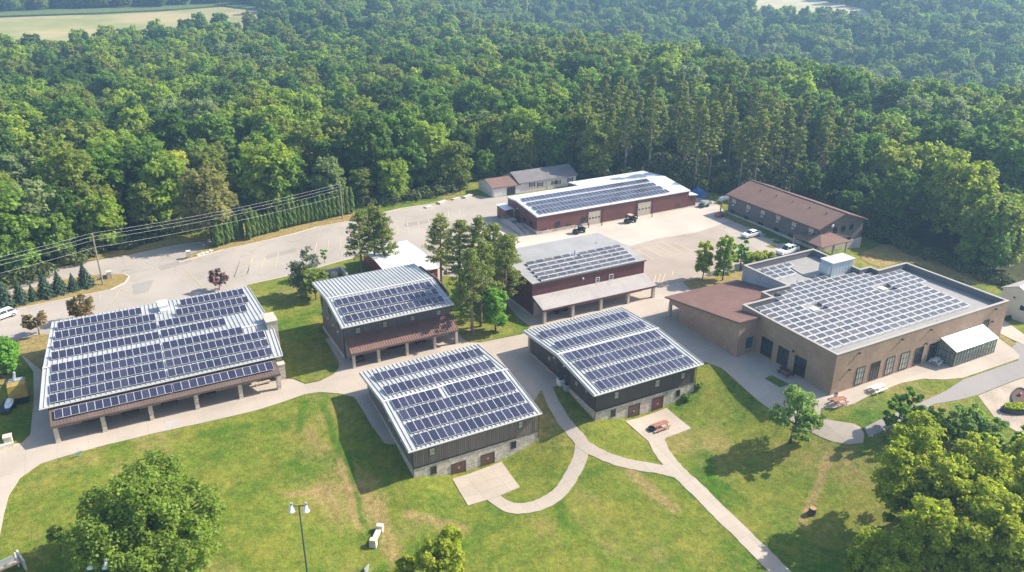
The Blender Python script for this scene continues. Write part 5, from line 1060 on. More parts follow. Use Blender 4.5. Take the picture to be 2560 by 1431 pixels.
for i, (vv, u, x, y, z) in enumerate(cand):
    if i in used: continue
    pine = 126 < x < 182 and 138 < y < 222 and RND.random() < .8
    k = RND.randrange(7); mt = RND.choice(MIX)
    patch = math.sin(x*.05+1)+math.sin(y*.043+2)
    if patch > .9 and RND.random() < .4: mt = 'leaf_deep'
    if patch < -.9 and RND.random() < .4: mt = 'leaf_olive'
    s = RND.choice((RND.uniform(.62,.85), RND.uniform(.8,1.08), RND.uniform(1.0,1.2))); rot = RND.random()*6.3; edge = not behind(x-5*FH[0], y-5*FH[1])
    if edge: s *= .82
    if obj_n < 296+npine:
        zn = next(w for f, w in ZN if f(x, y))
        if pine and npine < 120:
            npine += 1; solo('pine_tree', 'tall dark pine with bare lower trunk in the pine wood behind the warehouse and lodge', (x, y, z-.2), PKIND[RND.randrange(3)][0], 'needle_pine', 'pines in the wood behind the lodge', RND.uniform(.85,1.1), rot, None, 'tree', 'bark_pale'); obj_n += 1; continue
        lab = f'{WORD[mt]} broadleaf tree {zn}'; grp = f'{WORD[mt]} trees {zn}'
        if npart < 110: tree('broadleaf_tree', lab, (x, y, z-.3), KIND[k][0], KIND[k][1], mt, 'bark', grp, s, rot); npart += 1
        else:
            o = solo('broadleaf_tree', lab, (x, y, z-.3), KIND[k][2], mt, grp, s, rot)
            if len(src) < 26 and all(q[1] != (k, mt) for q in src): src.append((o, (k, mt)))
        obj_n += 1
    else: rest.append((vv, u, x, y, z)); TREES.append((x, y, z, s, rot, pine))
# everything farther off reads as one wood
def far_wood():
    kc = bpy.data.collections.new('wood_kinds')
    for o, _ in src: kc.objects.link(o)
    n = len(TREES); me = bpy.data.meshes.new('forest'); me.vertices.add(n)
    me.vertices.foreach_set('co', np.array([(x, y, z-.4) for x, y, z, *_ in TREES], np.float32).ravel())
    for nm, ty, vals in (('ts', 'FLOAT', [t[3] for t in TREES]), ('tr', 'FLOAT', [t[4] for t in TREES]), ('tk', 'INT', [RND.randrange(len(src)) for _ in TREES])):
        at = me.attributes.new(nm, ty, 'POINT'); at.data.foreach_set('value', np.array(vals, np.float32 if ty == 'FLOAT' else np.int32))
    o = bpy.data.objects.new('forest', me); COL.objects.link(o); tag(o, kind='stuff')
    ng = bpy.data.node_groups.new('wood', 'GeometryNodeTree'); ng.interface.new_socket('Geometry', in_out='INPUT', socket_type='NodeSocketGeometry'); ng.interface.new_socket('Geometry', in_out='OUTPUT', socket_type='NodeSocketGeometry')
    N = ng.nodes.new; gi, go, ip, ci = N('NodeGroupInput'), N('NodeGroupOutput'), N('GeometryNodeInstanceOnPoints'), N('GeometryNodeCollectionInfo')
    ci.inputs['Collection'].default_value = kc; ci.inputs['Separate Children'].default_value = True; ci.inputs['Reset Children'].default_value = True
    def at(nm, ty):
        a = N('GeometryNodeInputNamedAttribute'); a.data_type = ty; a.inputs['Name'].default_value = nm; return a.outputs['Attribute']
    cx = N('ShaderNodeCombineXYZ'); sx = N('ShaderNodeCombineXYZ'); l = ng.links.new
    l(at('tr', 'FLOAT'), cx.inputs[2]); s_ = at('ts', 'FLOAT')
    for k in range(3): l(s_, sx.inputs[k])
    l(gi.outputs[0], ip.inputs['Points']); l(ci.outputs[0], ip.inputs['Instance']); ip.inputs['Pick Instance'].default_value = True; l(at('tk', 'INT'), ip.inputs['Instance Index']); l(cx.outputs[0], ip.inputs['Rotation']); l(sx.outputs[0], ip.inputs['Scale']); l(ip.outputs[0], go.inputs[0])
    o.modifiers.new('wood', 'NODES').node_group = ng
far_wood()
print('wood', obj_n, npine, len(TREES), len(src))
# ---- trees of the grounds
def multi(seed, subs, nl, nq, qs, lobe, gap=0.):
    Vs, Cs = [], []; tot = sum(b[2]**2 for b in subs)
    for i, (dx, dy, R, z0, z1) in enumerate(subs):
        V, Cn = crown(seed*17+i, R, z0, z1, max(8, int(nl*R*R/tot)), int(nq*R*R/tot), qs, .5, lobe, gap, .7); Vs.append(V+np.array([dx,dy,0])); Cs.append(Cn+np.array([dx,dy,0]))
    return np.concatenate(Vs), np.concatenate(Cs)
def big(seed, R, z0, z1, nl, nq, qs, mat, lab, at, s=1., lobe=(.2,.34), gap=0., bark='bark', name='broadleaf_tree', rot=0., zoff=-.15, group=None, tr=.3, lean=.5, limbs=12):
    V, Cn = multi(seed, SUBS[seed], nl, nq, qs, lobe, gap) if seed in SUBS else crown(seed, R, z0, z1, nl, nq, qs, .5, lobe, gap, .6)
    tb = trunk(seed, z1*.72, tr, Cn, z1, lean, limbs, 8)
    me, tm = qmesh('crown', V, [mat]), mesh_of(tb, 'trunk', [bark]); p = gp(*at) if len(at) == 2 else at
    tree(name, lab, (p[0], p[1], p[2]+zoff if len(at) == 2 else p[2]), me, tm, mat, bark, group, s, rot); return me, tm
SUBS = {23: [(-1.3,.2,2.0,1.4,7.8),(1.3,.3,2.1,1.6,9.6),(0,-1.3,2.2,.8,5.6),(-.2,1.2,2.0,1.0,6.4)], 1: [(-3.6,1.2,4.3,3.5,10.2),(3.4,2.6,4.6,3.6,11.6),(4.6,-2.2,3.6,2.2,9.2),(.2,-.6,4.4,4.5,12.6),(-3.4,-3.2,3.7,1.8,8.6),(1.0,-4.6,3.8,1.4,8.2),(-.6,4.6,3.4,4.0,10.6)],
 5: [(-2.2,.6,3.2,3,11.2),(1.6,1.8,3.2,4.5,13.2),(1.4,-1.9,3.0,2.4,10.2),(-1.6,-2.4,2.6,1.5,8.4),(-3.6,-1.2,1.9,1.4,6.6)], 6: [(-2.6,1.4,3.3,3.5,11.6),(2.4,1.6,3.4,3.0,12.6),(.4,-2.2,3.4,2.2,10.6),(3.4,-2.4,2.6,1.6,8.8),(-3.4,-2.2,2.5,1.5,8.0)],
 2: [(-1.1,.5,2.1,1.4,5.6),(1.1,.6,2.2,1.8,6.6),(.6,-1.1,2.1,.8,5.2),(-1.0,-1.2,1.8,.5,4.2)], 4: [(-2.2,.5,2.1,3.4,6.4),(2.1,1.1,2.2,3.8,7.2),(.6,-1.7,2.1,3.0,6.0),(.1,.4,2.1,5.4,8.6),(-1.5,-2.6,1.6,2.4,4.7),(2.9,-1.5,1.6,2.6,4.9)],
 7: [(-1.3,.5,2.1,1.2,5.6),(1.3,.8,2.2,1.6,6.6),(.5,-1.3,2.0,.8,5.0),(-1.5,-1.4,1.6,.6,4.2)]}
OW = ['first','second','third','fourth','fifth','sixth','seventh','eighth','ninth','tenth','eleventh','twelfth','thirteenth','fourteenth','fifteenth','sixteenth','seventeenth','eighteenth','nineteenth','twentieth']
def ordw(i): return OW[i] if i < 20 else 'twenty-'+OW[i-20] if i < 29 else 'thirtieth' if i == 29 else 'thirty-'+OW[i-30]
big(1, 8.2, 1.8, 12.5, 220, 40000, .12, 'leaf_oak', 'large spreading green tree on the west lawn beside the twin-lamp pole', (385,1425), s=1.0, lobe=(.18,.34), rot=.5, tr=.4)
big(2, 2.9, .6, 6.4, 60, 9000, .105, 'leaf_lime', 'rounded yellow-green tree below the stone bench on the middle lawn', (1108,1455), lobe=(.22,.34))
big(3, 1.5, .3, 2.6, 10, 1800, .12, 'leaf_lime', 'small yellow bush beside the rounded yellow-green tree', (1018,1440), name='shrub', tr=.08)
big(4, 3.6, 2.4, 8.4, 70, 7600, .11, 'leaf_locust', 'open layered tree on the lawn in front of the tan hall corner', (1975,1107), lobe=(.22,.40), gap=.45, tr=.2)
RG = 'lime green trees massed on the east lawn'
a = big(5, 5.6, 1.5, 13.0, 150, 24000, .125, 'leaf_lime', 'tall lime green tree at the west edge of the mass by the round pad', (2262,1300), lobe=(.18,.34))
b = big(6, 6.2, 1.5, 12.5, 170, 26000, .125, 'leaf_lime', 'broad lime green tree in the middle of the mass on the east lawn', (2395,1350), lobe=(.18,.34))
for (me, tm), at, s, r, l in ((a,(2330,1470),.95,2.,'lime green tree low in the mass, nearest the straight path'),(b,(2510,1330),.95,4.,'lime green tree on the upper east side of the mass, nearest the planters'),(a,(2480,1480),1.,1.,'lime green tree low in the mass, south of the broad one'),(b,(2590,1440),1.,3.,'lime green tree at the far east end of the mass'),(a,(2190,1500),.72,5.,'smaller lime green tree over the shaded bare ground near the stump')):
    p = gp(*at); tree('broadleaf_tree', l, (p[0],p[1],p[2]-.15), me, tm, 'leaf_lime', 'bark', None, s, r)
c = big(7, 3.4, .8, 6.6, 70, 11000, .125, 'leaf_mid', 'darker green bushy tree between the driveway and the lime green trees', (2255,1085), lobe=(.13,.22))
for at, s, r, l, mt in (((2430,1130),1.15,2.,'pale green bushy tree below the black raised planter','leaf_locust'),((2350,1110),.8,1.,'small bushy tree between two larger ones beside the driveway','leaf_oak'),((2545,1200),1.2,4.,'bushy green tree below the gravel bed at the east edge','leaf_locust')):
    p = gp(*at); tree('broadleaf_tree', l, (p[0],p[1],p[2]-.1), c[0], c[1], mt, 'bark', None, s, r)
big(8, 3.0, 1.0, 6.2, 50, 6500, .14, 'leaf_bright', 'bright green small tree at the west end of the dining hall walk', (14,938), lobe=(.22,.36))
big(9, 2.0, .9, 4.9, 14, 1500, .14, 'leaf_purple', 'purple-leaved small tree behind the dining hall roof by the parking lot', (548,726), lobe=(.22,.34), gap=.5, tr=.1)
big(10, 2.6, .9, 4.8, 16, 2000, .15, 'leaf_tan', 'tan-leaved small tree behind the dining hall, beside the lot', (208,803), lobe=(.22,.34), gap=.4, tr=.1)
big(11, 2.3, 1.2, 4.2, 14, 1000, .15, 'leaf_tan', 'half bare tan tree at the back corner of the dining hall', (99,838), lobe=(.22,.34), gap=.65, tr=.1)
big(12, 3.0, 1.5, 6.6, 18, 1700, .17, 'leaf_olive', 'thin olive tree leaning by the bunkhouse back corner', (790,752), lobe=(.2,.32), gap=.5, tr=.12)
big(13, .8, .5, 3.4, 8, 700, .11, 'leaf_bright', 'slim green sapling on the lawn edge by the parking lot', (812,657), tr=.05)
big(14, 1.0, 1.6, 3.6, 8, 500, .11, 'leaf_olive', 'thin sapling on the west lawn casting a long shadow', (152,1378), gap=.4, tr=.07)
big(15, 2.4, 1.2, 8.0, 18, 4200, .16, 'leaf_bright', 'bright green broadleaf tree under the tall pines by the barn', (1239,830), lobe=(.26,.4), tr=.14)
big(16, 2.1, 1.3, 8.2, 50, 5200, .12, 'leaf_lime', 'slender green maple on the kerb island, west of its taller twin', (1756,699), lobe=(.16,.27), tr=.12)
big(17, 2.6, 1.3, 9.8, 60, 6200, .12, 'leaf_light', 'taller of the two maples on the kerb island before the hall', (1806,703), lobe=(.15,.26), tr=.14)
big(18, 2.0, .8, 6.6, 14, 2600, .16, 'leaf_bright', 'green tree close behind the taller maple by the lodge parking', (1850,677), lobe=(.16,.27), tr=.12)
big(19, 2.3, .2, 3.4, 14, 2600, .15, 'leaf_lime', 'rounded yellow-green shrub by the white pickup', (1880,668), name='shrub', tr=.08)
big(20, 2.0, .2, 3.0, 12, 2200, .15, 'leaf_lime', 'low lime shrub between the pickup and the hall roof', (1915,662), name='shrub', tr=.08)
big(21, .9, .1, 1.4, 8, 700, .1, 'leaf_mid', 'low green shrub at the east corner of the charcoal cabin', (1742,972), name='shrub', tr=.04)
big(22, .8, .1, 1.1, 8, 600, .1, 'leaf_mid', 'small green shrub on the slope below the charcoal cabin corner', (1716,1000), name='shrub', tr=.04)
def pine(seed, H, z0, R, at, lab, mat='needle_pine', group=None):
    V, tb = pine_crown(seed, H, z0, R*1.05, 66, 112, .13); p = gp(*at); tree('pine_tree', lab, (p[0],p[1],p[2]-.1), qmesh('crown', V, [mat]), mesh_of(tb, 'trunk', ['bark_pine']), mat, 'bark_pine', group, 1., seed)
for i, (at, H, z0, R, l) in enumerate((((905,684),12.8,4.0,3.2,'tall pine nearest the parking lot at the west side of the red shed'),((939,674),13.2,4.5,3.0,'middle pine of the three before the red shed'),((962,674),12.2,3.5,3.0,'pine against the white shed roof, nearest it of the three'),
    ((1104,720),14.2,5.0,2.9,'tall pine at the red shed corner behind the bunkhouse'),((1150,762),16.0,5.5,3.3,'pine at the back of the cluster beside the bunkhouse roof'),((1198,770),17.0,6.0,3.4,'tallest pine of the cluster between bunkhouse and barn'),((1181,838),15.5,6.0,3.3,'pine with pale bare trunk at the front of the cluster by the plaza'),((1203,818),15.5,5.5,3.1,'pine just behind the pale trunked one in the cluster'),((1262,782),14.5,4.5,3.2,'pine of the cluster closest to the maroon barn wall'),((1268,738),12.0,3.5,2.8,'lower pine at the back of the barn beside the grey roof'),((1232,752),15.0,5.,3.0,'slim pine in the thick of the cluster before the warehouse steps'))):
    pine(40+i, H, z0, R, at, l)
big(23, 3.0, .8, 9.4, 70, 5200, .13, 'needle_blue', 'fluffy grey-green conifer with twin tops on the lawn by the bunkhouse', (766,742), lobe=(.24,.42), gap=.35, bark='bark_pine', name='pine_tree', tr=.2)
V = cone_crown(5, 5., 2.15, 3600, .17); sc, st = qmesh('crown', V, ['needle_spruce']), mesh_of(MB().tube([(0,0,0),(0,0,1.2),(0,0,4.6)], [.12,.1,.03], 6), 'trunk', ['bark'])
for i, (u, v, h) in enumerate(((216,718,4.9),(186,727,3.6),(152,735,4.7),(117,744,5.0),(85,752,3.3),(55,759,4.6),(14,771,6.0),(-40,785,5.4))):
    p = gp(u, v); tree('spruce_tree', f'dark green spruce in the row on the road island, {ordw(i)} from the utility pole', (p[0],p[1],p[2]), sc, st, 'needle_spruce', 'bark', 'spruces on the road island', h/5, i*1.3)
cv = [(qmesh('crown', column_crown(70+k, 6., .68, 2300, .11), ['needle_cedar']), mesh_of(MB().tube([(0,0,0),(0,0,5)], [.1,.03], 6), 'trunk', ['bark'])) for k in range(3)]
HD = [(545,619,66),(556,615,60),(570,611,63),(581,607,58),(594,601,66),(606,597,55),(624,601,64),(634,595,66),(646,591,56),(657,588,50),(667,586,54),(677,583,52),(686,581,46),(696,579,54)]+[(704+11.*k, 574-2.45*k, 58+RND.uniform(-7,7)) for k in range(17)]
for i, (u, v, hp) in enumerate(HD):
    p = gp(u, v); d = np.linalg.norm(p-CAM); h = hp*d/(FPX*.93)*RND.uniform(.86,1.1); k = i % 3
    tree('columnar_cedar', f'narrow columnar cedar in the hedge by the parking lot, {ordw(i)} from its west end', (p[0],p[1],p[2]), cv[k][0], cv[k][1], 'needle_cedar', 'bark', 'columnar cedars in the hedge', h/6, i*.9, sz=h/6)
def undergrowth():
    g = np.random.default_rng(5); Vs = []; E = np.array(EDGE[1:-3]); 
    for a, b in zip(E, E[1:]):
        L = np.linalg.norm(b-a); n = int(L/.8); nn = np.array([-(b-a)[1], (b-a)[0]])/L
        for k in range(n):
            t = g.random(); q = a+(b-a)*t+nn*(.3+g.random()*3.5)*(1 if behind(*(a+(b-a)*.5+nn*2)) else -1)
            if not (-60 < q[0] < 175): continue
            r = .7+g.random()*1.5; c = np.array([q[0], q[1], gz(*q)+r*.35]); m = int(60*r); d = g.normal(size=(m,3)); d /= np.linalg.norm(d, axis=1)[:,None]; d[:,2] = np.abs(d[:,2])
            Vs.append(quads(c+d*np.array([r,r,r*(.7+.8*g.random())]), d+g.normal(size=(m,3))*.5, .17*(.7+.8*g.random(m)), g))
    for k in range(900):
        x, y = g.uniform(112, 186), g.uniform(112, 232)
        if not behind(x-1, y-1.5): continue
        r = 1.2+g.random()*1.8; c = np.array([x, y, gz(x, y)+r*.5]); m = int(46*r); d = g.normal(size=(m,3)); d /= np.linalg.norm(d, axis=1)[:,None]; d[:,2] = np.abs(d[:,2])
        Vs.append(quads(c+d*np.array([r,r,r*(1.+1.3*g.random())]), d+g.normal(size=(m,3))*.5, .24*(.7+.8*g.random(m)), g))
    me = qmesh('undergrowth', np.concatenate(Vs), ['leaf_under']); o = bpy.data.objects.new('undergrowth', me); COL.objects.link(o); tag(o, kind='stuff')
leafmat('leaf_under', ((.075,.115,.03),(.11,.13,.04)), .2, .3); undergrowth()
# ------------------------------------------------------------------ things on the grounds
def local(name, label, cat, loc, rot=0., group=None):
    t = thing(name, label, cat, loc, group); t.rotation_euler.z = rot; ORG[t.name] = (0,0,0); return t
def put(mb, name, mat, t, sm=False): o = mb.build(name, mat, t, sm); ORG[o.name] = (0,0,0); return o
def utility_pole(loc, h, label, arm):
    t = local('utility_pole', label, 'utility pole', loc); put(MB().tube([(0,0,-.3),(0,0,h)], [.17,.11], 9), 'pole', 'pole_wood', t)
    a = Vector((arm[0], arm[1], 0)); put(MB().bar(-a*.6+Vector((0,0,h-.35)), a*.6+Vector((0,0,h-.35)), .1, .12), 'crossarm', 'pole_wood', t)
    i = MB()
    for s in (-.5, .5): c = a*s; i.tube([(c.x,c.y,h-.29),(c.x,c.y,h-.08)], [.05,.04], 6)
    put(i, 'insulator', 'metal_grey', t); return t
P1 = gp(258,713); P2 = gp(857,548); d12 = np.array([P2[0]-P1[0], P2[1]-P1[1]]); d12 /= np.linalg.norm(d12); ARM = (-d12[1], d12[0])
H1, H2 = aty(227,585,P1[1])[2], aty(850,461,P2[1])[2]; P0 = np.array([P1[0]-d12[0]*48, P1[1]-d12[1]*48-8, -.3]); 
utility_pole((P1[0],P1[1],P1[2]), H1, 'leaning-grey wooden utility pole on the road island near the spruces', ARM); utility_pole((P2[0],P2[1],P2[2]), H2, 'pale utility pole at the east end of the cedar hedge', ARM)
CB = [('uppermost', .3, .0), ('second highest', -.3, -.45), ('third highest', .1, -1.3), ('lowest', 0., -2.7)]
for nm, s, dz in CB:
    mb = MB()
    for A, HA, B, HB in ((P0, H1+3.6, P1, H1), (P1, H1, P2, H2)):
        pts = []
        for k in range(15):
            f = k/14; pts.append((A[0]+(B[0]-A[0])*f+ARM[0]*s, A[1]+(B[1]-A[1])*f+ARM[1]*s, A[2]*(1-f)+B[2]*f+HA+(HB-HA)*f+dz-1.1*4*f*(1-f)*.7))
        mb.tube(pts, [.014]*15, 4)
    o = mb.build('power_cable', 'cable'); tag(o, f'{nm} power cable strung between the two utility poles along the road', 'cable', 'power cables along the road')
def lamp_pole(base, top, label):
    p = gp(*base); h = aty(top[0], top[1], p[1])[2]-p[2]; t = local('lamp_pole', label, 'lamp post', tuple(p), YAW*0-.45)
    put(MB().tube([(0,0,-.3),(0,0,h)], [.11,.075], 9), 'pole', 'pole_green', t); put(MB().box(-.75,.75,-.04,.04,h-.12,h-.03), 'crossarm', 'pole_green', t)
    for x in (-.75, .75):
        o = put(MB().tube([(x,0,h-.05),(x,0,h+.02),(x,-.12,h-.25),(x,-.2,h-.62)], [.08,.12,.2,.40], 14), 'lamp_shade', 'paint_white', t, False); put(MB().box(x-.13,x+.13,-.11,.13,h+.02,h+.32), 'ballast_box', 'galvanised', o)
    return t
lamp_pole((772,1462), (752,1262), 'green pole with two white bell lamps on the middle of the west lawn'); lamp_pole((278,1530), (252,1402), 'pole with two white bell lamps under the large spreading tree')
def car(kind, loc, rot, label, paint='paint_white'):
    t = local(kind, label, {'sedan':'car','hatchback':'car','pickup_truck':'pickup'}[kind], loc, rot); W = .9
    if kind == 'pickup_truck':
        prof = [(-2.85,.45),(-2.85,1.02),(-2.7,1.08),(-1.0,1.1),(-.9,1.12),(1.0,1.12),(1.02,1.16),(2.85,1.16),(2.88,.5),(2.3,.38),(-2.3,.38)]; cab = ((-1.25,1.1),(-.55,1.82),(.75,1.85),(1.02,1.12)); L = 2.05
    elif kind == 'hatchback': prof = [(-2.1,.35),(-2.15,.7),(-2.0,.86),(-1.1,.98),(2.0,1.02),(2.15,.75),(2.1,.35)]; cab = ((-1.15,.96),(-.35,1.5),(1.45,1.48),(2.0,1.0)); L = 1.4
    else: prof = [(-2.35,.35),(-2.4,.65),(-2.25,.82),(-1.1,.95),(1.5,.98),(2.3,.95),(2.4,.7),(2.35,.35)]; cab = ((-1.15,.93),(-.35,1.42),(.95,1.42),(1.85,.96)); L = 1.5
    b = MB(); n = len(prof); m = [(p[0]*(1.0), p[1]) for p in prof]; vs = []
    for y, sx, dz in ((-W, .97, -.05), (-W*.86, 1, 0), (W*.86, 1, 0), (W, .97, -.05)): vs += [(p[0]*sx, y, p[1]+(dz if p[1] > .6 else 0)) for p in m]
    fs = [tuple(range(n-1,-1,-1)), tuple(range(3*n,4*n))]+[(k*n+i, k*n+(i+1)%n, (k+1)*n+(i+1)%n, (k+1)*n+i) for k in range(3) for i in range(n)]
    bd = put(b.add(vs, fs), 'body', paint, t)
    (a0,za),(a1,zb),(a2,zc),(a3,zd) = cab; g = MB(); w0, w1 = W*.86, W*.66
    g.hexa([(a0,-w0,za),(a3,-w0,zd),(a3,w0,zd),(a0,w0,za)],[(a1,-w1,zb-.03),(a2,-w1,zc-.03),(a2,w1,zc-.03),(a1,w1,zb-.03)]); put(g, 'windows', 'car_glass', t)
    r = MB(); r.hexa([(a1-.08,-w1-.02,zb-.03),(a2+.08,-w1-.02,zc-.03),(a2+.08,w1+.02,zc-.03),(a1-.08,w1+.02,zb-.03)],[(a1,-w1+.06,zb+.04),(a2,-w1+.06,zc+.04),(a2,w1-.06,zc+.04),(a1,w1-.06,zb+.04)])
    for s in (-1, 1):
        for (xa,z_a),(xb,z_b) in (((a0,za),(a1,zb)),((a3,zd),(a2,zc))): r.bar((xa,s*w0,z_a),(xb,s*w1,z_b-.01),.08,.08)
        xm = (a1+a2)/2; r.bar((xm,s*w0,za),(xm,s*w1,zb),.1,.05)
    put(r, 'roof', paint, t)
    if kind == 'pickup_truck': put(MB().box(1.15,2.75,-.72,.72,1.1,1.163), 'bed', 'metal_dark', t); put(MB().box(1.3,2.2,-.5,.5,1.163,1.5), 'toolbox', 'metal_grey', t)
    for sx in (-L, L):
        for sy in (-1, 1):
            w = put(MB().tube([(sx,sy*(W-.2),.34),(sx,sy*(W+.02),.34)], [.34,.34], 14), 'wheel', 'black_rubber', t); put(MB().tube([(sx,sy*(W+.02),.34),(sx,sy*(W+.035),.34)], [.2,.2], 10), 'rim', 'galvanised', w)
    for sy in (-.6, .6):
        put(MB().box(-prof[1][0]*0-2.42 if kind == 'sedan' else -2.17 if kind == 'hatchback' else -2.88, -2.2 if kind == 'sedan' else -2.0 if kind == 'hatchback' else -2.7, sy-.2, sy+.2, .62, .76), 'headlight', 'glass_pale', t)
        e = 2.42 if kind == 'sedan' else 2.17 if kind == 'hatchback' else 2.9; put(MB().box(e-.15, e, sy-.15, sy+.2, .72, .86), 'tail_light', 'paint_red', t)
    return t
p = gp(1877,592); car('sedan', (p[0],p[1],p[2]+.07), .05, 'white sedan parked alone beside the grey lodge'); p = gp(1968,634); car('pickup_truck', (p[0],p[1],p[2]+.07), .12, 'white pickup truck parked by the lodge porch'); p = gp(8,796); car('hatchback', (p[0],p[1],p[2]+.05), .5, 'white hatchback in the lot behind the dining hall, below the spruces')
p = gp(2530,782); car('hatchback', (p[0],p[1],p[2]), 1.9, 'dark red car parked in front of the white outbuilding', 'door_red')
def utv(loc, rot, roofm, label):
    t = local('utility_vehicle', label, 'utility cart', loc, rot)
    b = MB(); b.box(-1.4,1.4,-.62,.62,.42,.62); b.hexa([(-1.4,-.6,.62),(-.75,-.6,.62),(-.75,.6,.62),(-1.4,.6,.62)],[(-1.3,-.5,.85),(-.75,-.55,1.0),(-.75,.55,1.0),(-1.3,.5,.85)]); put(b, 'body', 'metal_dark', t)
    d = MB(); d.box(.55,1.5,-.68,.68,.75,.8); d.box(.55,.6,-.68,.68,.8,1.05); d.box(1.45,1.5,-.68,.68,.8,1.05); d.box(.6,1.45,-.68,-.63,.8,1.05); d.box(.6,1.45,.63,.68,.8,1.05); put(d, 'cargo_bed', 'metal_dark', t)
    s = MB(); s.box(-.35,.15,-.58,.58,.62,.82); s.box(.1,.25,-.58,.58,.82,1.3); put(s, 'seat', 'black_rubber', t)
    f = MB()
    for sy in (-.6,.6): f.tube([(-.8,sy,.9),(-.45,sy,1.85),(.35,sy,1.88),(.4,sy,.7)], [.035]*4, 5)
    put(f, 'roll_cage', 'metal_dark', t); put(MB().box(-.6,.5,-.68,.68,1.86,1.92), 'canopy', roofm, t)
    for sx in (-.95,.95):
        for sy in (-1,1): put(MB().tube([(sx,sy*.55,.32),(sx,sy*.8,.32)], [.32,.32], 12), 'wheel', 'black_rubber', t)
p = gp(1447,583); utv((p[0],p[1],p[2]+.06), .15, 'metal_dark', 'dark utility cart with black canopy near the warehouse steps'); p = gp(1575,557); utv((p[0],p[1],p[2]+.06), .1, 'plastic_tan', 'utility cart with tan canopy between the two garage doors'); p = gp(1398,779); utv((p[0],p[1],p[2]+.07), .1, 'metal_dark', 'dark utility cart parked under the barn porch')
def picnic(loc, rot, mat, label, L=2.0):
    t = local('picnic_table', label, 'picnic table', loc, rot); m = MB()
    for k in range(5): m.box(-L/2, L/2, -.38+k*.155, -.38+k*.155+.14, .72, .77)
    put(m, 'tabletop', mat, t)
    for s in (-1, 1):
        m = MB(); m.box(-L/2, L/2, s*.72-.14, s*.72+.14, .42, .46); put(m, 'bench', mat, t)
    for x in (-L*.36, L*.36):
        m = MB(); m.bar((x,-.3,.72),(x,-.8,0),.08,.1); m.bar((x,.3,.72),(x,.8,0),.08,.1); m.box(x-.04,x+.04,-.8,.8,.35,.42); put(m, 'leg', mat, t)
    return t
for uv, dz, rot, mat, lab, L in (((1650,1072),.09,.05,'wood_table','red wooden picnic table on the terrace of the charcoal cabin',2.6),((2192,978),.08,.02,'table_white','long white picnic table in front of the tan hall windows',2.6),((2096,1010),.08,-.05,'wood_table','reddish picnic table at the front corner of the tan hall',2.2),((1964,938),.08,1.55,'table_dark','dark red picnic table in the shade of the tan hall wall',2.4),((2338,910),.08,.3,'table_white','white picnic table at the open end of the greenhouse',1.8),((895,906),.08,.2,'table_dark','dark picnic table under the west end of the bunkhouse porch',1.9),((1048,857),.08,.0,'table_dark','dark picnic table under the middle of the bunkhouse porch',2.)):
    p = gp(*uv); picnic((p[0],p[1],p[2]+dz), rot, mat, lab, L)
p = gp(1628,1076); t = local('fire_ring', 'round dark steel fire ring beside the red picnic table', 'fire ring', (p[0],p[1],p[2]+.08)); r = MB()
n = 20; vs = []
for ra, z in ((.5,0),(.5,.35),(.42,.35),(.42,.05)): vs += [(ra*math.cos(2*PI*k/n), ra*math.sin(2*PI*k/n), z) for k in range(n)]
put(r.add(vs, [(a*n+k, a*n+(k+1)%n, (a+1)*n+(k+1)%n, (a+1)*n+k) for a in range(3) for k in range(n)]), 'ring', 'metal_dark', t); put(MB().tube([(0,0,.0),(0,0,.06)], [.42,.42], 16), 'ash_bed', 'metal_grey', t)
def bench(loc, rot, label, L=2.0):
    t = local('bench', label, 'bench', loc, rot); s = MB(); b = MB()
    for k in range(4): s.box(-L/2,L/2,-.3+k*.13,-.19+k*.13,.42,.46)
    for k in range(4): b.box(-L/2,L/2,.24+k*.03,.28+k*.03,.52+k*.14,.64+k*.14)
    put(s, 'seat', 'bench_dark', t); put(b, 'backrest', 'bench_dark', t)
    for x in (-L/2+.15, L/2-.15): put(MB().box(x-.04,x+.04,-.3,-.22,0,.42).box(x-.04,x+.04,.2,.28,0,.9), 'leg', 'metal_dark', t)
for x, l in ((3.4,'dark slatted bench against the stone wall under the middle of the dining hall porch'),(8.6,'dark slatted bench under the dining hall porch, next east of the middle'),(-1.6,'dark slatted bench under the dining hall porch near the wide dark doors')): bench((x,108.5,.07), 0, l, 2.2)
t = local('bench', 'pale wooden ledge bench in the sunny east end of the dining hall porch', 'bench', (16.2,107.9,.06)); put(MB().box(-1.1,1.1,-.2,.2,.4,.46), 'seat', 'post_tan', t); put(MB().box(-1,-.85,-.18,.18,0,.4), 'leg', 'post_tan', t); put(MB().box(.85,1,-.18,.18,0,.4), 'leg', 'post_tan', t)
p = gp(942,1346); t = local('stone_bench', 'pale limestone block bench on the middle lawn', 'stone bench', tuple(p), .92); put(MB().box(-.95,.95,-.3,.3,.35,.62), 'seat', 'lime_block', t)
for x in (-1.25, 1.25): put(MB().hexa([(x-.35,-.42,-.2),(x+.35,-.42,-.2),(x+.35,.42,-.2),(x-.35,.42,-.2)],[(x-.3,-.38,.95),(x+.3,-.38,.95),(x+.3,.38,.95),(x-.3,.38,.95)]), 'end_block', 'lime_block', t)
p = gp(2030,1284); t = local('tree_stump', 'orange-brown tree stump on the lawn beside the tree shadow', 'stump', (p[0],p[1],p[2]-.05)); put(MB().tube([(0,0,0),(0,0,.15),(.03,0,.85)], [.62,.48,.42], 14), 'base', 'bark', t); put(MB().tube([(.03,0,.85),(.03,0,.865)], [.4,.4], 14), 'cut_face', 'stump_wood', t)
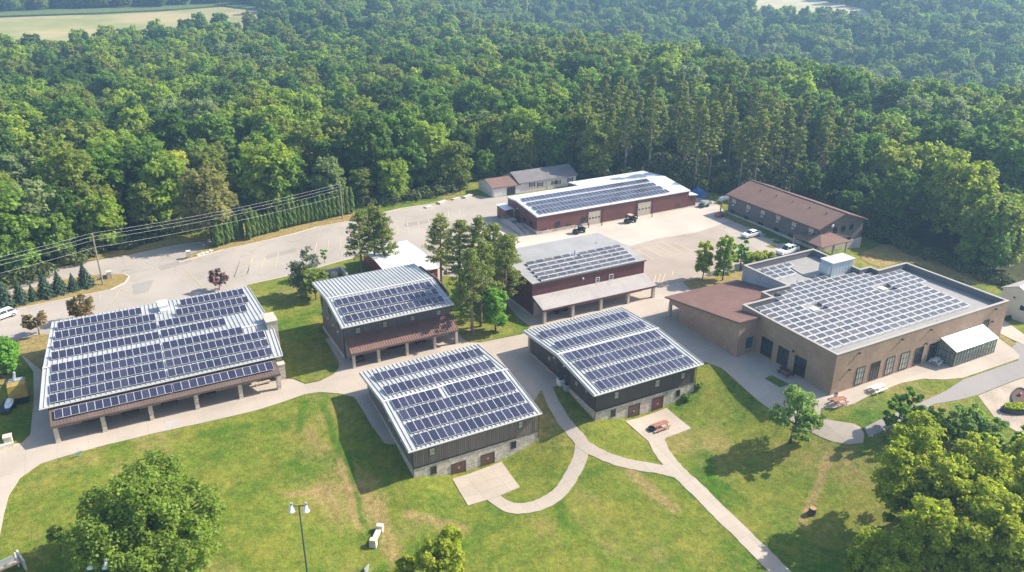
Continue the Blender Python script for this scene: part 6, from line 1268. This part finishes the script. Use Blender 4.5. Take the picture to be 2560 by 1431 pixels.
# west end equipment
p = gp(52,1002); t = local('equipment_cabinet', 'yellow equipment cabinet on a dark base beside the dining hall walk', 'cabinet', (p[0],p[1],p[2]), .0); put(MB().box(-1.1,1.1,-1.,1.,0,1.0), 'base', 'metal_dark', t); b = put(MB().hexa([(-1.2,-1.1,1.0),(1.2,-1.1,1.0),(1.2,1.1,1.0),(-1.2,1.1,1.0)],[(-1.1,-.95,2.9),(1.1,-.95,2.9),(1.1,1.,3.05),(-1.1,1.,3.05)]), 'housing', 'yellow_box', t)
put(MB().box(-.9,.9,.2,1.1,3.0,3.12).tube([(-.2,.5,3.1),(0,.8,4.0)], [.25,.18], 8).ball((0,.8,4.1), .2), 'top_fitting', 'metal_grey', t)
p = gp(28,1022); t = local('small_boat', 'small blue boat with white deck standing on the dark trailer', 'boat', (p[0],p[1],p[2]), 1.45); n = 9; vs = []; L = 3.6
for zz, sc in ((.55,.55),(1.05,1.)):
    vs += [(-L/2+L*k/(n-1), s*.62*sc*math.sin(PI*min(1,(k+.9)/(n-.2)))**.6, zz+.12*(k/(n-1))**2) for s in (-1, 1) for k in (range(n) if s < 0 else range(n-1,-1,-1))]
k = 2*n; put(MB().add(vs, [tuple(range(k-1,-1,-1))]+[(i,(i+1)%k,k+(i+1)%k,k+i) for i in range(k)]), 'hull', 'paint_blue', t); put(MB().add([(x*.94,y*.86,z+.004) for x,y,z in vs[k:]], [tuple(range(k))]).box(-.6,.5,-.3,.3,1.06,1.4), 'deck', 'paint_white', t)
t = local('boat_trailer', 'dark flat trailer under the blue boat', 'trailer', (p[0]-.4,p[1]+.1,p[2]), 1.45); put(MB().box(-1.6,1.6,-.8,.8,.35,.5).bar((1.6,0,.42),(2.6,0,.42),.1,.1), 'frame', 'metal_dark', t)
for s in (-1,1): put(MB().tube([(0,s*.8,.3),(0,s*1.0,.3)], [.3,.3], 12), 'wheel', 'black_rubber', t)
p = gp(24,1112); t = local('stone_pedestal', 'white limestone pedestal at the west end of the walk', 'pedestal', (p[0],p[1],p[2])); put(MB().box(-.45,.45,-.45,.45,-.1,1.25), 'shaft', 'lime_block', t); put(MB().box(-.52,.52,-.52,.52,1.25,1.4), 'cap', 'lime_block', t)
p = gp(8,1122); t = local('stone_ledge', 'low stone seat wall beside the white pedestal', 'seat wall', (p[0],p[1],p[2]), .2); put(MB().box(-1.2,1.2,-.3,.3,0,.5), 'wall', 'lime_block', t); put(MB().box(-1.25,1.25,-.34,.34,.5,.58), 'cap', 'concrete_wall', t)
p = gp(200,1142); t = local('lawn_sign', 'small pale green sign on a stake at the walk edge', 'sign', tuple(p), .2); put(MB().box(-.42,.42,-.02,.02,.35,.75), 'board', 'sign_green', t); put(MB().tube([(0,.04,-.1),(0,.04,1.3)], [.025,.02], 6), 'stake', 'galvanised', t)
p = gp(24,1428); t = local('play_frame', 'pale play frame with a bent white post at the corner of the west lawn', 'play structure', tuple(p), .3)
for x in (-.9,.9): put(MB().box(x-.07,x+.07,-.07,.07,0,1.9), 'post', 'trim_white', t)
put(MB().box(-1.1,1.1,-.6,.6,.85,.97), 'deck', 'plastic_tan', t); put(MB().box(-.7,.7,-.05,.05,1.0,1.7), 'panel', 'metal_grey', t); put(MB().tube([(-1.1,.5,0),(-1.1,.5,3.0),(-.2,.5,3.1)], [.06]*3, 6), 'bent_post', 'trim_white', t); put(MB().box(1.2,1.4,-1.2,1.2,0,1.3), 'side_wall', 'concrete_wall', t)
p = gp(905,1440); t = local('skate_ramp', 'grey wedge ramp with a tan deck at the lower lawn edge', 'ramp', tuple(p), 1.1); put(MB().ext([(-.9,-.6,0),(1.6,-.6,0),(1.6,-.6,.25),(-.6,-.6,1.7),(-.9,-.6,1.7)], (0,.12,0)), 'side_panel', 'metal_grey', t); put(MB().hexa([(-2.6,-.48,.9),(-.9,-.48,.9),(-.9,1.6,.9),(-2.6,1.6,.9)],[(-2.6,-.48,1.0),(-.9,-.48,1.0),(-.9,1.6,1.0),(-2.6,1.6,1.0)]), 'deck', 'plastic_tan', t)
for x in (-2.5,-1.0):
    for y in (-.4,1.5): put(MB().box(x-.05,x+.05,y-.05,y+.05,0,.9), 'leg', 'pole_wood', t)
# lot furniture
def boulder(uv, r, label, seed):
    p = gp(*uv); mb = MB().ball((0,0,r*.3), (r,r*.8,r*.6), 9, 6); g = random.Random(seed); mb.v = [tuple(c*(1+g.uniform(-.16,.16)) for c in v) for v in mb.v]; t = mb.build('boulder', 'lime_block', None, False, (p[0],p[1],p[2]+.03)); t.data.transform(Matrix.Translation((p[0],p[1],p[2]+.03))); tag(t, label, 'boulder', 'boulders at the hedge end')
for i, (uv, r, l) in enumerate((((496,641),.55,'pale boulder by the gate pillar, closest to it'),((506,637),.6,'larger pale boulder in the row beside the gate pillar'),((516,634),.5,'third pale boulder along the row from the gate pillar'),((526,630),.55,'pale boulder at the hedge end of the row'))): boulder(uv, r, l, i)
def pillar(uv, label, h=1.5):
    p = gp(*uv); t = local('stone_pillar', label, 'pillar', tuple(p)); put(MB().box(-.4,.4,-.4,.4,-.1,h), 'shaft', 'limestone', t); put(MB().box(-.47,.47,-.47,.47,h,h+.12), 'cap', 'lime_block', t)
pillar((473,646), 'limestone gate pillar standing at the road mouth of the lot'); pillar((275,697), 'limestone pillar beside the utility pole on the road island', 1.4)
p = gp(258,699); t = local('sign_board', 'low wooden sign board beside the limestone pillar on the island', 'sign', tuple(p), .3); put(MB().box(-1.,1.,-.05,.05,.3,.75), 'board', 'pole_wood', t)
for x in (-.8,.8): put(MB().box(x-.06,x+.06,-.11,-.05,-.1,.9), 'leg', 'pole_wood', t)
for i, (uv, a, b, h, r, l) in enumerate((((1070,519),2.2,1.2,.35,.2,'low stack of pale slabs at the wood edge, nearest the hedge'),((1105,508),3.0,1.4,.5,.25,'long stack of white slabs in the middle of the row by the wood'),((1140,499),2.6,1.2,.4,.15,'flat white slab stack toward the ranch house'),((1168,494),3.2,1.3,.55,.3,'white slab stack closest to the ranch house garage'))):
    p = gp(*uv); t = local('slab_stack', l, 'slab stack', tuple(p), r+.15, 'stacks of pale slabs by the wood'); m = MB()
    for k in range(3): put(MB().box(-a/2+.1*k,a/2-.07*k,-b/2,b/2-.1*k,h*k/3+.02,h*(k+1)/3-.02), 'slab', 'concrete_wall' if i else 'lime_block', t)
p = gp(1746,489); t = local('tarp_shelter', 'bright blue tarp over a heap behind the warehouse annex', 'tarp', tuple(p), .2); put(MB().add([(-2.2,-1.6,0),(2.2,-1.6,0),(2.2,1.6,0),(-2.2,1.6,0),(-1.6,-.9,1.3),(1.5,-.7,1.1),(1.2,.8,1.2),(-1.5,.9,1.5),(-.6,0,2.3)], [(0,1,5,4),(1,2,6,5),(2,3,7,6),(3,0,4,7),(4,5,8),(5,6,8),(6,7,8),(7,4,8)]), 'tarp', 'tarp_blue', t)
p = gp(1810,506); t = local('propane_tank', 'white horizontal propane tank behind the lodge corner', 'propane tank', (p[0],p[1],p[2]), .1); put(MB().tube([(-1.75,0,1.0),(-1.6,0,1.0),(-1.4,0,1.0),(1.4,0,1.0),(1.6,0,1.0),(1.75,0,1.0)], [.15,.45,.6,.6,.45,.15], 14), 'tank', 'tank_white', t, True)
for x in (-1,1): put(MB().box(x-.12,x+.12,-.4,.4,0,.5), 'leg', 'concrete_wall', t)
p = gp(1762,516); t = local('farm_trailer', 'teal equipment trailer loaded with scrap beside the warehouse annex', 'trailer', (p[0],p[1],p[2]), .3); put(MB().box(-1.8,1.8,-.8,.8,.5,.8), 'bed', 'pole_green', t); put(MB().box(-1.2,-.1,-.6,.6,.8,1.5).box(.1,1.4,-.5,.6,.8,1.2), 'load', 'metal_grey', t)
for s in (-1,1): put(MB().tube([(0,s*.8,.35),(0,s*1.,.35)], [.35,.35], 12), 'wheel', 'black_rubber', t)
p = gp(1798,541); t = local('boom_lift', 'red-orange boom lift on a trailer by the lodge corner', 'lift', (p[0],p[1],p[2]), .6); put(MB().box(-1.6,1.2,-.6,.6,.4,.75), 'base', 'paint_red', t); put(MB().bar((.8,0,.8),(2.0,.2,2.6),.22,.25).bar((2.,.2,2.6),(.2,0,1.6),.18,.2), 'boom', 'paint_red', t)
for s in (-1,1): put(MB().tube([(-.4,s*.6,.35),(-.4,s*.85,.35)], [.35,.35], 12), 'wheel', 'black_rubber', t)
Zb = ZM(1180,380,3.252)
for q, l in (((948,618),'dark bollard at the west side of the west garage door'),((1055,602),'dark bollard at the east side of the west garage door'),((1343,550),'dark bollard at the west side of the east garage door'),((1463,530),'dark bollard at the east side of the east garage door')):
    p = gp(*Zb(*q)); t = local('bollard', l, 'bollard', (p[0],p[1],p[2]), 0, 'bollards at the garage doors'); put(MB().tube([(0,0,0),(0,0,1.05)], [.11,.11], 10).ball((0,0,1.05), (.11,.11,.07), 10, 5), 'post', 'trim_dark', t)
# stone enclosure with domes behind the bunkhouse
p = gp(822,699); t = local('stone_enclosure', 'low stone enclosure wall behind the bunkhouse roof', 'wall', (p[0],p[1],p[2]+.1)); put(MB().box(-3.4,3.4,2.0,2.4,0,1.1), 'wall', 'concrete_wall', t); put(MB().box(3.0,3.4,-1.6,1.997,0,1.1), 'wall', 'concrete_wall', t)
for dx, l in ((-1.6,'beige dome tank in the stone enclosure, farther from the shed'),(1.2,'beige dome tank in the stone enclosure, closer to the shed')):
    o = thing('dome_tank', l, 'tank', (p[0]+dx,p[1]+.3,p[2]+.1)); ORG[o.name] = (0,0,0); put(MB().tube([(0,0,0),(0,0,.6)], [.75,.75], 14), 'base', 'plastic_tan', o); put(MB().ball((0,0,.6), (.75,.75,.6), 14, 8), 'lid', 'post_tan', o, True)
# units by the charcoal cabin
for i, ((u, v), l, mt) in enumerate((((1402,963),'white condenser unit against the side of the charcoal cabin','trim_white'),((1418,976),'grey condenser unit further down the charcoal cabin side','metal_grey'))):
    p = gp(u, v); t = local('condenser_unit', l, 'condenser', (p[0],p[1],p[2]+.05)); put(MB().box(-.5,.5,-.5,.5,0,1.0), 'housing', mt, t); put(MB().tube([(0,0,1.0),(0,0,1.03)], [.38,.38], 14), 'fan_grille', 'metal_dark', t)
def planter(uv, a, b, rot, label, h, green):
    p = gp(*uv); t = local('raised_planter', label, 'planter', tuple(p), rot); n = 24; vs = []
    for s, z in ((1,-.2),(1,h),(.88,h),(.88,h-.12)): vs += [(a*s*math.cos(2*PI*k/n), b*s*math.sin(2*PI*k/n), z) for k in range(n)]
    put(MB().add(vs, [(r*n+k, r*n+(k+1)%n, (r+1)*n+(k+1)%n, (r+1)*n+k) for r in range(3) for k in range(n)]), 'rim', 'metal_dark', t); put(MB().add([(x,y,z) for x,y,z in vs[3*n:]], [tuple(range(n))]), 'soil_bed', 'soil', t)
    if green:
        g = np.random.default_rng(3); m = 1400; r = np.sqrt(g.random(m))*.85; an = g.random(m)*2*PI; P = np.stack([a*r*np.cos(an), b*r*np.sin(an), h+g.random(m)*.45], 1); o = bpy.data.objects.new('planting', qmesh('planting', quads(P, g.normal(size=(m,3))+[0,0,1], .09*(.6+.8*g.random(m)), g), ['leaf_lime'])); COL.objects.link(o); o.parent = t
    else: put(MB().ball((.3,0,h+.1), (.35,.25,.25), 9, 6), 'stone', 'paint_red', t)
planter((2548,994), 2.9, 1.0, .45, 'long oval planter rim with bare soil on the gravel bed', .3, False); planter((2545,1028), 2.6, 1.0, -.45, 'black raised planter full of green plants on the gravel bed', .55, True)
p = gp(2084,990); t = local('rain_barrel', 'small white barrel at the foot of the tan hall corner', 'barrel', (p[0]-.3,p[1]-.6,p[2]+.06)); put(MB().tube([(0,0,0),(0,0,.35),(0,0,.75)], [.27,.32,.27], 12), 'drum', 'trim_white', t); put(MB().tube([(0,0,.75),(0,0,.79)], [.28,.28], 12), 'lid', 'metal_dark', t)
p = gp(2520,803); t = local('round_shrub', 'small dark round shrub beside the east path', 'shrub', tuple(p)); V, Cn = crown(90, .6, .05, 1.0, 6, 500, .09); o = bpy.data.objects.new('foliage', qmesh('foliage', V, ['leaf_deep'])); COL.objects.link(o); o.parent = t
# ------------------------------------------------------------------ air, light, camera
def haze():
    m = bpy.data.materials.new('haze'); m.use_nodes = True; nt = m.node_tree; nt.nodes.clear()
    out = nt.nodes.new('ShaderNodeOutputMaterial'); v = nt.nodes.new('ShaderNodeVolumePrincipled')
    v.inputs['Color'].default_value = (.40,.66,1.0,1); v.inputs['Density'].default_value = HAZE; v.inputs['Anisotropy'].default_value = .25
    nt.links.new(v.outputs[0], out.inputs['Volume'])
    mb = MB(); mb.box(-2700, 2900, -700, 3100, -90, 78); o = mb.build('haze', m); tag(o, kind='stuff')
HAZE = .00042
haze()
SUN_EL, SUN_AZ = rad(38.5), rad(-9)          # azimuth from +x, negative towards the drone
sd = Vector((math.cos(SUN_EL)*math.cos(SUN_AZ), math.cos(SUN_EL)*math.sin(SUN_AZ), math.sin(SUN_EL)))
L = bpy.data.lights.new('sun', 'SUN'); L.energy = 5.0; L.angle = rad(.53); L.color = (1, .92, .79)
lo = bpy.data.objects.new('sun', L); COL.objects.link(lo); lo.rotation_euler = sd.to_track_quat('Z', 'Y').to_euler()
W = bpy.data.worlds.new('World'); SC.world = W; W.use_nodes = True; nt = W.node_tree; nt.nodes.clear()
wo = nt.nodes.new('ShaderNodeOutputWorld'); bg = nt.nodes.new('ShaderNodeBackground'); sk = nt.nodes.new('ShaderNodeTexSky')
sk.sky_type = 'NISHITA'; sk.sun_disc = False; sk.sun_elevation = SUN_EL; sk.sun_rotation = rad(90)-SUN_AZ; sk.air_density = 1.1; sk.dust_density = 1.5; sk.ozone_density = 1
nt.links.new(sk.outputs[0], bg.inputs[0]); nt.links.new(bg.outputs[0], wo.inputs[0]); bg.inputs[1].default_value = .135
cd = bpy.data.cameras.new('camera'); cd.sensor_width = 36; cd.lens = 36*FPX/2560; cd.clip_start = 1; cd.clip_end = 9000
co = bpy.data.objects.new('camera', cd); COL.objects.link(co)
r, d, f = RC; co.matrix_world = Matrix(((r[0],-d[0],-f[0],0),(r[1],-d[1],-f[1],0),(r[2],-d[2],-f[2],61),(0,0,0,1))); SC.camera = co
SC.view_settings.view_transform = 'Standard'; SC.view_settings.look = 'None'; SC.view_settings.exposure = .75; SC.view_settings.gamma = 1
SC.cycles.max_bounces = 6; SC.cycles.diffuse_bounces = 3; SC.cycles.glossy_bounces = 3; SC.cycles.transmission_bounces = 4; SC.cycles.volume_bounces = 0; SC.cycles.transparent_max_bounces = 6
SC.cycles.use_denoising = True
